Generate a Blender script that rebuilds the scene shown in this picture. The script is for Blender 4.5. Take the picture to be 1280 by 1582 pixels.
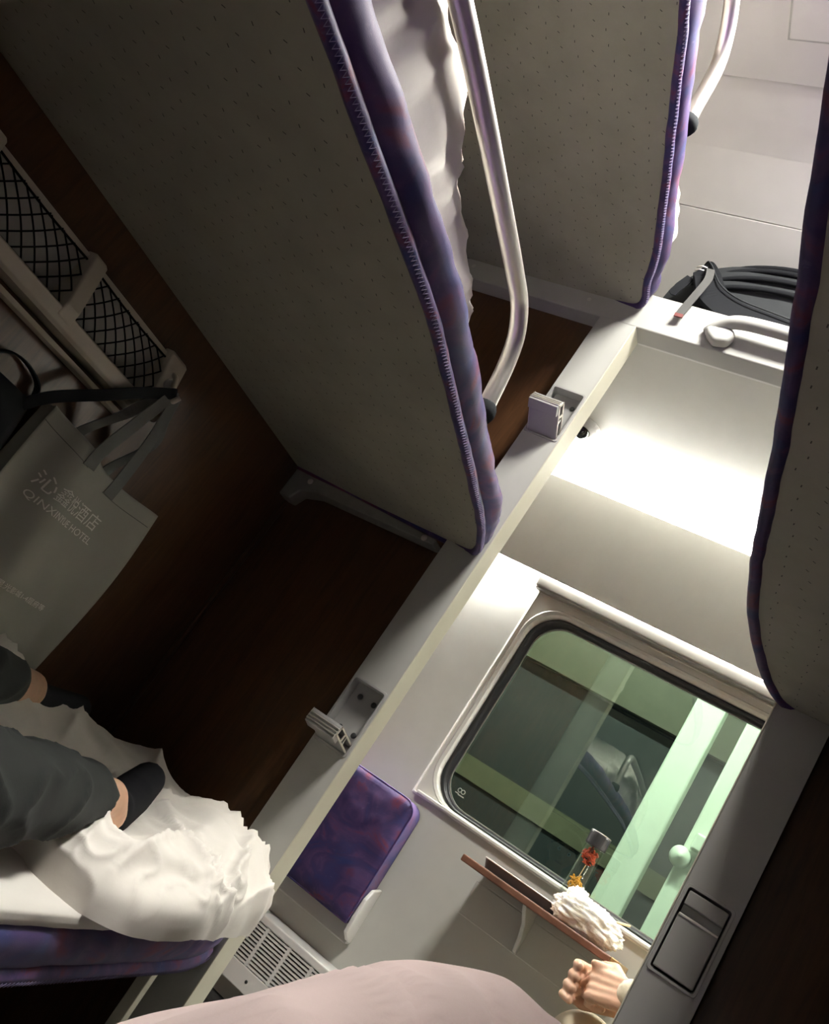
import bpy, bmesh, math, random
import numpy as np
from mathutils import Vector, Matrix, noise

random.seed(7)
scene = bpy.context.scene
for o in list(bpy.data.objects):
    bpy.data.objects.remove(o)
COL = scene.collection

# ------------------------------------------------------------------ camera
# The camera is the origin; x runs along the corridor, y towards the corridor window, z up.
F_PX, CX, CY = 1314.0, 640.0, 791.0
def _vp(u, v):
    return Vector((u - CX, -(v - CY), -F_PX)).normalized()
AX = -_vp(-1480, -228)
AZ = _vp(3180, -2800)
AY = AZ.cross(AX).normalized()
AX = AY.cross(AZ)
ROT = Matrix((AX, AY, AZ))
cam_data = bpy.data.cameras.new('camera')
cam_data.sensor_fit = 'HORIZONTAL'
cam_data.sensor_width = 36.0
cam_data.lens = F_PX / 1280.0 * 36.0
cam_data.clip_start = 0.02
cam = bpy.data.objects.new('camera', cam_data)
cam.matrix_world = ROT.to_4x4()
COL.objects.link(cam)
scene.camera = cam

def ray(u, v):
    return ROT @ (Vector((u - CX, -(v - CY), -F_PX)) / F_PX)
def at_x(u, v, x):
    r = ray(u, v); return r * (x / r.x)
def at_y(u, v, y):
    r = ray(u, v); return r * (y / r.y)
def at_z(u, v, z):
    r = ray(u, v); return r * (z / r.z)

# ------------------------------------------------------------------ world and exposure
world = bpy.data.worlds.new('night')
world.use_nodes = True
world.node_tree.nodes['Background'].inputs[0].default_value = (0.010, 0.014, 0.020, 1)
world.node_tree.nodes['Background'].inputs[1].default_value = 0.25
scene.world = world
vs = scene.view_settings
vs.view_transform = 'Standard'
vs.look = 'None'
vs.gamma = 1.0
vs.use_curve_mapping = False
vs.exposure = 0.34
COVE_TOP, COVE_LOW, CEIL_LAMP, PLATFORM_LAMP = 270.0, 320.0, 120.0, 300.0

# ------------------------------------------------------------------ main measures (metres)
FLOOR = -0.82
XL, XR = -1.337, 0.464          # compartment partitions
YP, YB = 1.65, 1.70             # front face of the posts, plane of the brown end panels
YW = 2.55                       # corridor outer wall
YBACK = -0.46
Z_HEAD, Z_HEADTOP = 1.257, 1.365
Z_CORR = 1.285                  # corridor ceiling
Z_CEIL = 1.90
PL = (-0.863, -0.767)           # left post
PR = (-0.106, -0.008)           # right post

# ------------------------------------------------------------------ materials
MATS = {}
def new_mat(name):
    m = bpy.data.materials.new(name)
    m.use_nodes = True
    MATS[name] = m
    nt = m.node_tree
    return m, nt, nt.nodes['Principled BSDF']
def nd(nt, typ, **kw):
    n = nt.nodes.new(typ)
    for k, v in kw.items():
        setattr(n, k, v)
    return n
def mth(nt, op, a, b=None, c=None):
    n = nd(nt, 'ShaderNodeMath', operation=op)
    for i, x in enumerate((a, b, c)):
        if x is None: continue
        if isinstance(x, (int, float)): n.inputs[i].default_value = x
        else: nt.links.new(x, n.inputs[i])
    return n.outputs[0]
def coords(nt, scale=(1, 1, 1), rot=(0, 0, 0)):
    tc = nd(nt, 'ShaderNodeTexCoord')
    mp = nd(nt, 'ShaderNodeMapping')
    mp.inputs['Scale'].default_value = scale
    mp.inputs['Rotation'].default_value = rot
    nt.links.new(tc.outputs['Object'], mp.inputs['Vector'])
    return mp.outputs['Vector']
def add_noise(nt, vec, scale, detail=4, rough=0.55, dist=0.0):
    n = nd(nt, 'ShaderNodeTexNoise')
    n.inputs['Scale'].default_value = scale
    n.inputs['Detail'].default_value = detail
    n.inputs['Roughness'].default_value = rough
    n.inputs['Distortion'].default_value = dist
    if vec is not None: nt.links.new(vec, n.inputs['Vector'])
    return n
def ramp(nt, fac, stops):
    r = nd(nt, 'ShaderNodeValToRGB')
    el = r.color_ramp.elements
    while len(el) < len(stops): el.new(0.5)
    for e, (p, c) in zip(el, stops):
        e.position = p; e.color = (*c, 1)
    nt.links.new(fac, r.inputs['Fac'])
    return r.outputs['Color']
def add_bump(nt, bs, height, strength=0.2, dist=0.002):
    b = nd(nt, 'ShaderNodeBump')
    b.inputs['Strength'].default_value = strength
    b.inputs['Distance'].default_value = dist
    nt.links.new(height, b.inputs['Height'])
    nt.links.new(b.outputs['Normal'], bs.inputs['Normal'])
def simple(name, col, rough=0.5, metal=0.0, vary=0.06, nscale=14.0, bump=0.0, bscale=400.0, sheen=0.0, coat=0.0, spec=0.5):
    m, nt, bs = new_mat(name)
    vec = coords(nt)
    n = add_noise(nt, vec, nscale)
    lo = tuple(max(0, c * (1 - vary)) for c in col); hi = tuple(min(1, c * (1 + vary)) for c in col)
    nt.links.new(ramp(nt, n.outputs['Fac'], [(0.3, lo), (0.7, hi)]), bs.inputs['Base Color'])
    bs.inputs['Roughness'].default_value = rough
    bs.inputs['Metallic'].default_value = metal
    bs.inputs['Sheen Weight'].default_value = sheen
    bs.inputs['Coat Weight'].default_value = coat
    bs.inputs['Specular IOR Level'].default_value = spec
    if bump:
        n2 = add_noise(nt, vec, bscale, 3)
        add_bump(nt, bs, n2.outputs['Fac'], bump, 0.001)
    return m

simple('grey_panel', (0.452, 0.452, 0.420), 0.42, vary=0.03, bump=0.05, bscale=700)
simple('grey_wall', (0.515, 0.515, 0.478), 0.48, vary=0.025, bump=0.04, bscale=700)
simple('ceiling_white', (0.64, 0.632, 0.60), 0.5, vary=0.02)
simple('corridor_ceiling', (0.60, 0.59, 0.53), 0.45, vary=0.02)
simple('window_frame', (0.66, 0.65, 0.60), 0.35, vary=0.02)
simple('white_plastic', (0.74, 0.73, 0.70), 0.35, vary=0.02)
simple('cream_edge', (0.62, 0.60, 0.48), 0.35, vary=0.03)
simple('floor_vinyl', (0.09, 0.088, 0.085), 0.5, vary=0.15, nscale=60)
simple('aluminium', (0.80, 0.77, 0.71), 0.38, 0.9, vary=0.03)
simple('step_metal', (0.44, 0.435, 0.42), 0.45, 0.30, vary=0.04)
simple('bracket_metal', (0.40, 0.40, 0.38), 0.45, 0.55, vary=0.10, nscale=30)
simple('dark_metal', (0.04, 0.04, 0.04), 0.45, 0.3)
simple('rubber', (0.018, 0.020, 0.022), 0.38)
simple('rubber_soft', (0.010, 0.010, 0.011), 0.75)
simple('dark_gap', (0.012, 0.011, 0.010), 0.8)
simple('black_fabric', (0.018, 0.020, 0.022), 0.85, spec=0.12, bump=0.3, bscale=900)
simple('pack_fabric', (0.035, 0.038, 0.040), 0.75, spec=0.12, bump=0.35, bscale=1100)
simple('pack_dark', (0.012, 0.013, 0.015), 0.8, spec=0.12, bump=0.3, bscale=900)
simple('webbing', (0.07, 0.07, 0.066), 0.8, bump=0.4, bscale=1400)
simple('red_tip', (0.16, 0.03, 0.025), 0.6)
simple('trousers', (0.016, 0.018, 0.017), 0.75, spec=0.12, bump=0.3, bscale=800, sheen=0.05)
simple('sock', (0.006, 0.006, 0.008), 0.9, spec=0.12, bump=0.3, bscale=1200)
simple('dark_shirt', (0.03, 0.03, 0.04), 0.85)
simple('cream_cloth', (0.66, 0.58, 0.42), 0.85, vary=0.05, bump=0.25, bscale=900, sheen=0.2)
simple('hair', (0.012, 0.010, 0.009), 0.5)
simple('eye_white', (0.7, 0.7, 0.68), 0.3)
simple('lip', (0.45, 0.20, 0.16), 0.5)
simple('table_wood', (0.17, 0.075, 0.045), 0.38, vary=0.25, nscale=30)
simple('table_brass', (0.40, 0.27, 0.12), 0.35, 0.6)
simple('bag_cloth', (0.37, 0.37, 0.32), 0.9, vary=0.03, bump=0.25, bscale=1000)
simple('bag_handle', (0.13, 0.13, 0.12), 0.9)
simple('print_white', (0.86, 0.85, 0.80), 0.8, vary=0.0)
simple('rack_grey', (0.60, 0.55, 0.46), 0.40, vary=0.04)
simple('net_cord', (0.006, 0.006, 0.006), 0.9, spec=0.1)
simple('net_back', (0.50, 0.49, 0.46), 0.5, vary=0.10)
simple('thread', (0.24, 0.20, 0.34), 0.8)
simple('tea_red', (0.55, 0.07, 0.02), 0.6, vary=0.3, nscale=300)
simple('tea_gold', (0.70, 0.36, 0.03), 0.6, vary=0.3, nscale=300)
simple('stick_wood', (0.70, 0.52, 0.28), 0.6)
simple('lid_black', (0.03, 0.03, 0.032), 0.3)
simple('column_green', (0.80, 0.86, 0.76), 0.5, vary=0.03)
simple('carriage_olive', (0.105, 0.10, 0.062), 0.45, vary=0.08)
simple('carriage_dark', (0.010, 0.014, 0.020), 0.6)
simple('gravel', (0.06, 0.06, 0.058), 0.9, vary=0.3, nscale=60)
simple('skin', (0.60, 0.36, 0.24), 0.5, vary=0.08, nscale=40, bump=0.12, bscale=500)
MATS['skin'].node_tree.nodes['Principled BSDF'].inputs['Subsurface Weight'].default_value = 0.12
MATS['skin'].node_tree.nodes['Principled BSDF'].inputs['Subsurface Radius'].default_value = (0.01, 0.004, 0.002)

def brown_mat():
    m, nt, bs = new_mat('brown_laminate')
    vec = coords(nt, (9, 9, 0.9))
    n = add_noise(nt, vec, 6.0, 6, 0.6, 1.2)
    nt.links.new(ramp(nt, n.outputs['Fac'], [(0.3, (0.050, 0.022, 0.010)), (0.55, (0.080, 0.037, 0.016)), (0.75, (0.105, 0.050, 0.022))]), bs.inputs['Base Color'])
    bs.inputs['Roughness'].default_value = 0.30
brown_mat()

def vinyl_mat():
    m, nt, bs = new_mat('perforated_vinyl')
    tc = nd(nt, 'ShaderNodeTexCoord')
    sp = nd(nt, 'ShaderNodeSeparateXYZ')
    nt.links.new(tc.outputs['Object'], sp.inputs[0])
    SX, SY = 0.034, 0.030
    xs = mth(nt, 'DIVIDE', sp.outputs[0], SX)
    row = mth(nt, 'FLOOR', xs)
    odd = mth(nt, 'FLOORED_MODULO', row, 2.0)
    ys = mth(nt, 'ADD', mth(nt, 'DIVIDE', sp.outputs[1], SY), mth(nt, 'MULTIPLY', odd, 0.5))
    cell = nd(nt, 'ShaderNodeCombineXYZ')
    nt.links.new(row, cell.inputs[0]); nt.links.new(mth(nt, 'FLOOR', ys), cell.inputs[1])
    wn = nd(nt, 'ShaderNodeTexWhiteNoise', noise_dimensions='3D')
    nt.links.new(cell.outputs[0], wn.inputs['Vector'])
    rx = mth(nt, 'MULTIPLY', mth(nt, 'SUBTRACT', wn.outputs['Value'], 0.5), 0.012)
    fx = mth(nt, 'ADD', mth(nt, 'MULTIPLY', mth(nt, 'SUBTRACT', mth(nt, 'FRACT', xs), 0.5), SX), rx)
    fy = mth(nt, 'MULTIPLY', mth(nt, 'SUBTRACT', mth(nt, 'FRACT', ys), 0.5), SY)
    ang = mth(nt, 'ADD', 0.7, mth(nt, 'MULTIPLY', odd, 1.0))
    ca, sa = mth(nt, 'COSINE', ang), mth(nt, 'SINE', ang)
    u = mth(nt, 'ADD', mth(nt, 'MULTIPLY', fx, ca), mth(nt, 'MULTIPLY', fy, sa))
    v = mth(nt, 'SUBTRACT', mth(nt, 'MULTIPLY', fy, ca), mth(nt, 'MULTIPLY', fx, sa))
    d = mth(nt, 'MULTIPLY', mth(nt, 'LESS_THAN', mth(nt, 'ABSOLUTE', u), 0.0026), mth(nt, 'LESS_THAN', mth(nt, 'ABSOLUTE', v), 0.0008))
    n = add_noise(nt, tc.outputs['Object'], 9.0, 5)
    base = ramp(nt, n.outputs['Fac'], [(0.3, (0.275, 0.265, 0.215)), (0.7, (0.335, 0.32, 0.265))])
    mx = nd(nt, 'ShaderNodeMix', data_type='RGBA')
    nt.links.new(d, mx.inputs['Factor']); nt.links.new(base, mx.inputs['A'])
    mx.inputs['B'].default_value = (0.05, 0.048, 0.04, 1)
    nt.links.new(mx.outputs['Result'], bs.inputs['Base Color'])
    bs.inputs['Roughness'].default_value = 0.62
    n2 = add_noise(nt, tc.outputs['Object'], 380.0, 3)
    hgt = mth(nt, 'SUBTRACT', n2.outputs['Fac'], mth(nt, 'MULTIPLY', d, 2.0))
    add_bump(nt, bs, hgt, 0.25, 0.001)
vinyl_mat()

def purple_mat(name, gain, scale=5.0):
    m, nt, bs = new_mat(name)
    vec = coords(nt, (1.0, 1.0, 1.6))
    n = add_noise(nt, vec, scale, 3, 0.5, 2.2)
    g = lambda c: tuple(x * gain for x in c)
    base = ramp(nt, n.outputs['Fac'], [(0.30, g((0.030, 0.045, 0.19))), (0.45, g((0.060, 0.038, 0.15))), (0.56, g((0.105, 0.055, 0.18))), (0.66, g((0.19, 0.040, 0.10))), (0.78, g((0.040, 0.058, 0.22)))])
    n3 = add_noise(nt, vec, 26.0, 5, 0.7, 1.5)
    fl = ramp(nt, n3.outputs['Fac'], [(0.60, (0, 0, 0)), (0.72, (1, 1, 1))])
    mx = nd(nt, 'ShaderNodeMix', data_type='RGBA')
    nt.links.new(mth(nt, 'MULTIPLY', fl, 0.35), mx.inputs['Factor'])
    nt.links.new(base, mx.inputs['A']); mx.inputs['B'].default_value = (*g((0.22, 0.16, 0.30)), 1)
    nt.links.new(mx.outputs['Result'], bs.inputs['Base Color'])
    bs.inputs['Roughness'].default_value = 0.6
    bs.inputs['Specular IOR Level'].default_value = 0.25
    bs.inputs['Sheen Weight'].default_value = 0.08
    n2 = add_noise(nt, vec, 900.0, 2)
    add_bump(nt, bs, n2.outputs['Fac'], 0.2, 0.001)
purple_mat('purple_fabric', 0.82)
purple_mat('purple_seam', 0.72, 9.0)
purple_mat('purple_seat', 0.60, 7.0)

def cotton_mat(name, col):
    m, nt, bs = new_mat(name)
    vec = coords(nt)
    n = add_noise(nt, vec, 7.0, 4)
    lo = tuple(c * 0.95 for c in col)
    nt.links.new(ramp(nt, n.outputs['Fac'], [(0.3, lo), (0.7, col)]), bs.inputs['Base Color'])
    bs.inputs['Roughness'].default_value = 0.85
    bs.inputs['Sheen Weight'].default_value = 0.12
    n2 = add_noise(nt, vec, 12.0, 4, 0.5, 0.4)
    n3 = add_noise(nt, vec, 700.0, 2)
    add_bump(nt, bs, mth(nt, 'ADD', n2.outputs['Fac'], mth(nt, 'MULTIPLY', n3.outputs['Fac'], 0.03)), 0.25, 0.006)
cotton_mat('white_cotton', (0.84, 0.80, 0.73))
cotton_mat('sheet_cotton', (0.78, 0.75, 0.69))
cotton_mat('pink_cotton', (0.88, 0.69, 0.66))

def glass_mat(name, tint, refl, rough=0.0):
    m = bpy.data.materials.new(name); m.use_nodes = True; MATS[name] = m
    nt = m.node_tree; nt.nodes.clear()
    out = nd(nt, 'ShaderNodeOutputMaterial')
    tr = nd(nt, 'ShaderNodeBsdfTransparent'); tr.inputs[0].default_value = (*tint, 1)
    gl = nd(nt, 'ShaderNodeBsdfGlossy'); gl.inputs['Color'].default_value = (0.92, 1.0, 0.94, 1); gl.inputs['Roughness'].default_value = rough
    fr = nd(nt, 'ShaderNodeLayerWeight'); fr.inputs['Blend'].default_value = 0.5
    n = add_noise(nt, coords(nt), 3.0)
    fac = mth(nt, 'ADD', mth(nt, 'MULTIPLY', mth(nt, 'POWER', fr.outputs['Facing'], 4.0), 0.6), mth(nt, 'MULTIPLY', n.outputs['Fac'], 2 * refl))
    mix = nd(nt, 'ShaderNodeMixShader')
    nt.links.new(fac, mix.inputs[0]); nt.links.new(tr.outputs[0], mix.inputs[1]); nt.links.new(gl.outputs[0], mix.inputs[2])
    nt.links.new(mix.outputs[0], out.inputs[0])
glass_mat('window_glass', (0.76, 0.86, 0.76), 0.12)
glass_mat('bottle_glass', (0.94, 0.95, 0.93), 0.03)
glass_mat('dome_glass', (0.10, 0.11, 0.12), 0.05)

def film_mat():
    m, nt, bs = new_mat('plastic_film')
    n = add_noise(nt, coords(nt), 30.0, 5, 0.6, 1.0)
    nt.links.new(ramp(nt, n.outputs['Fac'], [(0.3, (0.80, 0.74, 0.58)), (0.7, (0.92, 0.90, 0.84))]), bs.inputs['Base Color'])
    bs.inputs['Roughness'].default_value = 0.25
    bs.inputs['Subsurface Weight'].default_value = 0.3
    bs.inputs['Subsurface Radius'].default_value = (0.02, 0.018, 0.012)
    add_bump(nt, bs, n.outputs['Fac'], 0.6, 0.006)
film_mat()

def emit_mat(name, col, strength):
    m = bpy.data.materials.new(name); m.use_nodes = True; MATS[name] = m
    nt = m.node_tree; nt.nodes.clear()
    out = nd(nt, 'ShaderNodeOutputMaterial')
    e = nd(nt, 'ShaderNodeEmission'); e.inputs[0].default_value = (*col, 1); e.inputs[1].default_value = strength
    nt.links.new(e.outputs[0], out.inputs[0])
emit_mat('tube_top', (1.0, 0.985, 0.93), COVE_TOP)
emit_mat('tube_low', (1.0, 0.985, 0.93), COVE_LOW)
emit_mat('ceiling_lamp_glow', (1.0, 0.97, 0.91), CEIL_LAMP)
emit_mat('platform_lamp_glow', (0.94, 1.0, 0.92), PLATFORM_LAMP)

# ------------------------------------------------------------------ mesh helpers
WLOC = {}
def set_props(o, label=None, cat=None, group=None, kind=None):
    if label: o['label'] = label
    if cat: o['category'] = cat
    if group: o['group'] = group
    if kind: o['kind'] = kind
    return o
def empty(name, loc, label=None, cat=None, group=None, kind=None):
    o = bpy.data.objects.new(name, None)
    o.empty_display_size = 0.05
    o.location = loc
    COL.objects.link(o)
    WLOC[o.name] = Vector(loc)
    return set_props(o, label, cat, group, kind)

class MB:
    def __init__(self):
        self.v = []; self.f = []
    def add(self, vs_, fs_):
        k = len(self.v)
        self.v += [tuple(p) for p in vs_]
        self.f += [tuple(i + k for i in f) for f in fs_]
        return self
    def box(self, x0, x1, y0, y1, z0, z1):
        p = [(x0, y0, z0), (x1, y0, z0), (x1, y1, z0), (x0, y1, z0), (x0, y0, z1), (x1, y0, z1), (x1, y1, z1), (x0, y1, z1)]
        return self.add(p, [(0, 3, 2, 1), (4, 5, 6, 7), (0, 1, 5, 4), (1, 2, 6, 5), (2, 3, 7, 6), (3, 0, 4, 7)])
    def hexa(self, lo, hi):
        n = len(lo)
        fs_ = [tuple(range(n))[::-1], tuple(range(n, 2 * n))]
        fs_ += [(i, (i + 1) % n, n + (i + 1) % n, n + i) for i in range(n)]
        return self.add(list(lo) + list(hi), fs_)
    def loft(self, loops, close=True, cap=True):
        n = len(loops[0]); vs_ = [p for l in loops for p in l]; fs_ = []
        for a in range(len(loops) - 1):
            for i in range(n if close else n - 1):
                j = (i + 1) % n
                fs_.append((a * n + i, a * n + j, (a + 1) * n + j, (a + 1) * n + i))
        if cap and close:
            fs_.append(tuple(range(n))[::-1])
            fs_.append(tuple((len(loops) - 1) * n + i for i in range(n)))
        return self.add(vs_, fs_)
    def tube(self, path, r, n=12, flat=1.0, up=None, closed=False):
        P = [Vector(p) for p in path]; L = []
        m = len(P)
        prev = None
        for i, p in enumerate(P):
            if closed: t = (P[(i + 1) % m] - P[i - 1])
            else: t = (P[min(i + 1, m - 1)] - P[max(i - 1, 0)])
            t.normalize()
            if prev is None:
                a = Vector(up) if up is not None else (Vector((0, 0, 1)) if abs(t.z) < 0.9 else Vector((1, 0, 0)))
            else: a = prev
            a = (a - t * a.dot(t)).normalized(); prev = a
            b = t.cross(a)
            rr = r[i] if isinstance(r, (list, tuple)) else r
            L.append([p + a * (rr * math.cos(2 * math.pi * k / n)) + b * (rr * flat * math.sin(2 * math.pi * k / n)) for k in range(n)])
        if closed:
            L.append(L[0])
            return self.loft(L, cap=False)
        return self.loft(L)
    def ribbon(self, path, side, w, th=0.0015):
        P = [Vector(p) for p in path]; L = []
        m = len(P)
        for i, p in enumerate(P):
            t = (P[min(i + 1, m - 1)] - P[max(i - 1, 0)]).normalized()
            s = Vector(side[i] if isinstance(side, list) else side)
            s = (s - t * s.dot(t)).normalized(); nn = t.cross(s)
            ww = w[i] if isinstance(w, (list, tuple)) else w
            L.append([p + s * ww / 2 + nn * th / 2, p - s * ww / 2 + nn * th / 2, p - s * ww / 2 - nn * th / 2, p + s * ww / 2 - nn * th / 2])
        return self.loft(L)
    def lathe(self, c, prof, n=24, axis='z'):
        L = []
        for r, h in prof:
            l = []
            for k in range(n):
                a = 2 * math.pi * k / n
                q = (r * math.cos(a), r * math.sin(a), h)
                if axis == 'y': q = (q[0], q[2], q[1])
                if axis == 'x': q = (q[2], q[0], q[1])
                l.append(Vector(c) + Vector(q))
            L.append(l)
        return self.loft(L)
    def sphere(self, c, r, n=12, m=8):
        rx, ry, rz = r if isinstance(r, (tuple, list)) else (r, r, r)
        L = []
        for j in range(m + 1):
            th = math.pi * (j / m); th = min(max(th, 0.06), math.pi - 0.06)
            L.append([Vector(c) + Vector((rx * math.sin(th) * math.cos(2 * math.pi * k / n), ry * math.sin(th) * math.sin(2 * math.pi * k / n), -rz * math.cos(th))) for k in range(n)])
        return self.loft(L)
    def capsule(self, p, q, r1, r2, n=14):
        p, q = Vector(p), Vector(q)
        t = (q - p).normalized()
        a = t.orthogonal().normalized(); b = t.cross(a); L = []
        for j in range(6):
            th = math.pi / 2 * (1 - j / 5); th = min(th, 1.53)
            L.append([p - t * (r1 * math.sin(th)) + (a * math.cos(2 * math.pi * k / n) + b * math.sin(2 * math.pi * k / n)) * (r1 * math.cos(th)) for k in range(n)])
        for j in range(6):
            th = math.pi / 2 * (j / 5); th = min(th, 1.53)
            L.append([q + t * (r2 * math.sin(th)) + (a * math.cos(2 * math.pi * k / n) + b * math.sin(2 * math.pi * k / n)) * (r2 * math.cos(th)) for k in range(n)])
        return self.loft(L)
    def chain(self, pts, rs):
        for i in range(len(pts) - 1):
            self.capsule(pts[i], pts[i + 1], rs[i], rs[i + 1])
        return self
    def grid(self, rows):
        n = len(rows[0]); vs_ = [p for r in rows for p in r]
        fs_ = [(a * n + i, a * n + i + 1, (a + 1) * n + i + 1, (a + 1) * n + i) for a in range(len(rows) - 1) for i in range(n - 1)]
        return self.add(vs_, fs_)
    def build(self, name, mat, parent=None, smooth=False, bevel=0.0, seg=2, remesh=0.0, subdiv=0, solid=0.0, recalc=True, relax=0, **props):
        V = np.array(self.v, dtype=float)
        c = Vector(((V[:, 0].min() + V[:, 0].max()) / 2, (V[:, 1].min() + V[:, 1].max()) / 2, V[:, 2].min()))
        me = bpy.data.meshes.new(name)
        me.from_pydata([tuple(p) for p in (V - np.array(c))], [], self.f)
        if recalc:
            bm = bmesh.new(); bm.from_mesh(me)
            bmesh.ops.recalc_face_normals(bm, faces=bm.faces)
            bm.to_mesh(me); bm.free()
        me.materials.append(MATS[mat] if isinstance(mat, str) else mat)
        o = bpy.data.objects.new(name, me)
        COL.objects.link(o)
        o.location = c if parent is None else c - WLOC[parent.name]
        if parent is not None: o.parent = parent
        WLOC[o.name] = c
        if remesh:
            md = o.modifiers.new('remesh', 'REMESH'); md.mode = 'VOXEL'; md.voxel_size = remesh; md.use_smooth_shade = True
            if relax:
                sm = o.modifiers.new('smooth', 'SMOOTH'); sm.iterations = relax; sm.factor = 0.5
            dg = bpy.context.evaluated_depsgraph_get()
            nm = bpy.data.meshes.new_from_object(o.evaluated_get(dg))
            o.modifiers.clear()
            o.data = nm
            nm.name = name
            if not nm.materials: nm.materials.append(MATS[mat])
            smooth = True
        if bevel:
            b = o.modifiers.new('bevel', 'BEVEL'); b.width = bevel; b.segments = seg; b.limit_method = 'ANGLE'; b.angle_limit = math.radians(40)
        if solid:
            s = o.modifiers.new('solid', 'SOLIDIFY'); s.thickness = solid; s.offset = 0
        if subdiv:
            s = o.modifiers.new('subdiv', 'SUBSURF'); s.levels = subdiv; s.render_levels = subdiv
        if smooth:
            o.data.polygons.foreach_set('use_smooth', [True] * len(o.data.polygons))
        set_props(o, **props)
        return o

def struct(name, mb, mat, **kw):
    return mb.build(name, mat, kind='structure', **kw)

def rrect(x0, x1, z0, z1, r, y, n=8):
    out = []
    for cx, cz, a0 in ((x1 - r, z1 - r, 0), (x0 + r, z1 - r, 90), (x0 + r, z0 + r, 180), (x1 - r, z0 + r, 270)):
        for k in range(n + 1):
            a = math.radians(a0 + 90 * k / n)
            out.append((cx + r * math.cos(a), y, cz + r * math.sin(a)))
    return out
def smooth_path(pts, n=8):
    P = [Vector(p) for p in pts]; out = []
    for i in range(len(P) - 1):
        p0 = P[max(i - 1, 0)]; p1 = P[i]; p2 = P[i + 1]; p3 = P[min(i + 2, len(P) - 1)]
        for k in range(n):
            t = k / n
            out.append(0.5 * ((2 * p1) + (-p0 + p2) * t + (2 * p0 - 5 * p1 + 4 * p2 - p3) * t * t + (-p0 + 3 * p1 - 3 * p2 + p3) * t ** 3))
    out.append(P[-1])
    return out

# ------------------------------------------------------------------ the setting
XA, XZ = -3.6, 2.7              # corridor goes on to both sides
struct('floor', MB().box(XA, XZ, YBACK - 0.04, YW + 0.05, FLOOR - 0.05, FLOOR), 'floor_vinyl')
struct('wall_left', MB().box(XL - 0.03, XL, YBACK, YB + 0.02, FLOOR, Z_CEIL), 'brown_laminate')
struct('wall_right', MB().box(XR, XR + 0.03, YBACK, YB + 0.02, FLOOR, Z_CEIL), 'brown_laminate')
struct('wall_back', MB().box(XL - 0.03, XR + 0.03, YBACK - 0.04, YBACK, FLOOR, Z_CEIL), 'grey_wall')
struct('wall_end_left', MB().box(XL, PL[0], YB, YB + 0.02, FLOOR, Z_HEAD), 'brown_laminate')
struct('wall_end_right', MB().box(PR[1], XR, YB, YB + 0.02, FLOOR, Z_HEAD), 'brown_laminate')
struct('wall_neighbour_left', MB().box(XA, XL - 0.03, YB, YB + 0.02, FLOOR, Z_CORR), 'brown_laminate')
struct('wall_neighbour_right', MB().box(XR + 0.03, XZ, YB, YB + 0.02, FLOOR, Z_CORR), 'brown_laminate')
# dark corner bead where the brown walls meet
struct('trim_1', MB().box(XL, XL + 0.012, YB - 0.012, YB, FLOOR, Z_HEAD), 'brown_laminate', bevel=0.003)

def post(name, x0, x1, slots):
    """A post with rectangular pockets cut into its front face."""
    mb = MB()
    z = FLOOR
    mb.box(x0, x1, YP + 0.035, YB + 0.005, FLOOR, Z_HEAD)
    for (a, b, c, d) in slots:
        mb.box(x0, x1, YP, YP + 0.035, z, a)
        mb.box(x0, c, YP, YP + 0.035, a, b)
        mb.box(d, x1, YP, YP + 0.035, a, b)
        z = b
    mb.box(x0, x1, YP, YP + 0.035, z, Z_HEAD)
    return struct(name, mb, 'grey_panel')
post('trim_2', PL[0], PL[1], [(0.028, 0.178, -0.858, -0.774), (0.882, 1.022, -0.858, -0.774)])
post('trim_3', PR[0], PR[1], [(0.030, 0.178, -0.099, -0.020)])
# cream edge profiles on the two inner edges of the opening and under the header
struct('trim_4', MB().box(PL[1], PL[1] + 0.003, YP - 0.002, YB + 0.012, FLOOR, Z_HEAD), 'cream_edge', bevel=0.001)
struct('trim_5', MB().box(PR[0] - 0.003, PR[0], YP - 0.002, YB + 0.012, FLOOR, Z_HEAD), 'cream_edge', bevel=0.001)
struct('trim_6', MB().box(XL, XR, YP, YB + 0.012, Z_HEAD, Z_HEADTOP), 'grey_panel', bevel=0.003)
struct('trim_7', MB().box(PL[1], PR[0], YB + 0.014, YB + 0.022, Z_HEAD + 0.004, Z_HEAD + 0.014), 'white_plastic', bevel=0.002)

# corridor ceiling (also the floor of the luggage bay), roof slope, main ceiling
struct('ceiling_corridor', MB().box(XA, XZ, YB + 0.012, YW + 0.03, Z_CORR, Z_CORR + 0.03), 'corridor_ceiling')
def slab(prof, x0, x1, th):
    mb = MB()
    for (a, b) in zip(prof[:-1], prof[1:]):
        lo = [(x0, a[0], a[1]), (x1, a[0], a[1]), (x1, b[0], b[1]), (x0, b[0], b[1])]
        hi = [(p[0], p[1] + th * 0.4, p[2] + th) for p in lo]
        mb.hexa(lo, hi)
    return mb
struct('ceiling_slope', slab([(1.44, 1.915), (1.60, 1.845), (1.736, 1.765)], XL, XR, 0.03), 'ceiling_white')
struct('ceiling_slope_lower', slab([(1.737, 1.760), (2.00, 1.60), (2.30, 1.42), (2.50, 1.30)], XL, XR, 0.03), 'ceiling_white')
struct('ceiling_leak_cover', slab([(1.40, 1.96), (1.74, 1.83), (2.30, 1.50), (2.62, 1.31)], XA, XZ, 0.03), 'grey_wall')  # unseen outer slab added to stop outside light leaking in at the slope seam
struct('ceiling', MB().box(XL - 0.03, XR + 0.03, YBACK - 0.04, 1.43, Z_CEIL, Z_CEIL + 0.03), 'ceiling_white')
struct('wall_bay_left', MB().box(XL - 0.03, XL, YB + 0.02, YW, Z_CORR + 0.03, Z_CEIL + 0.05), 'grey_wall')
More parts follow.
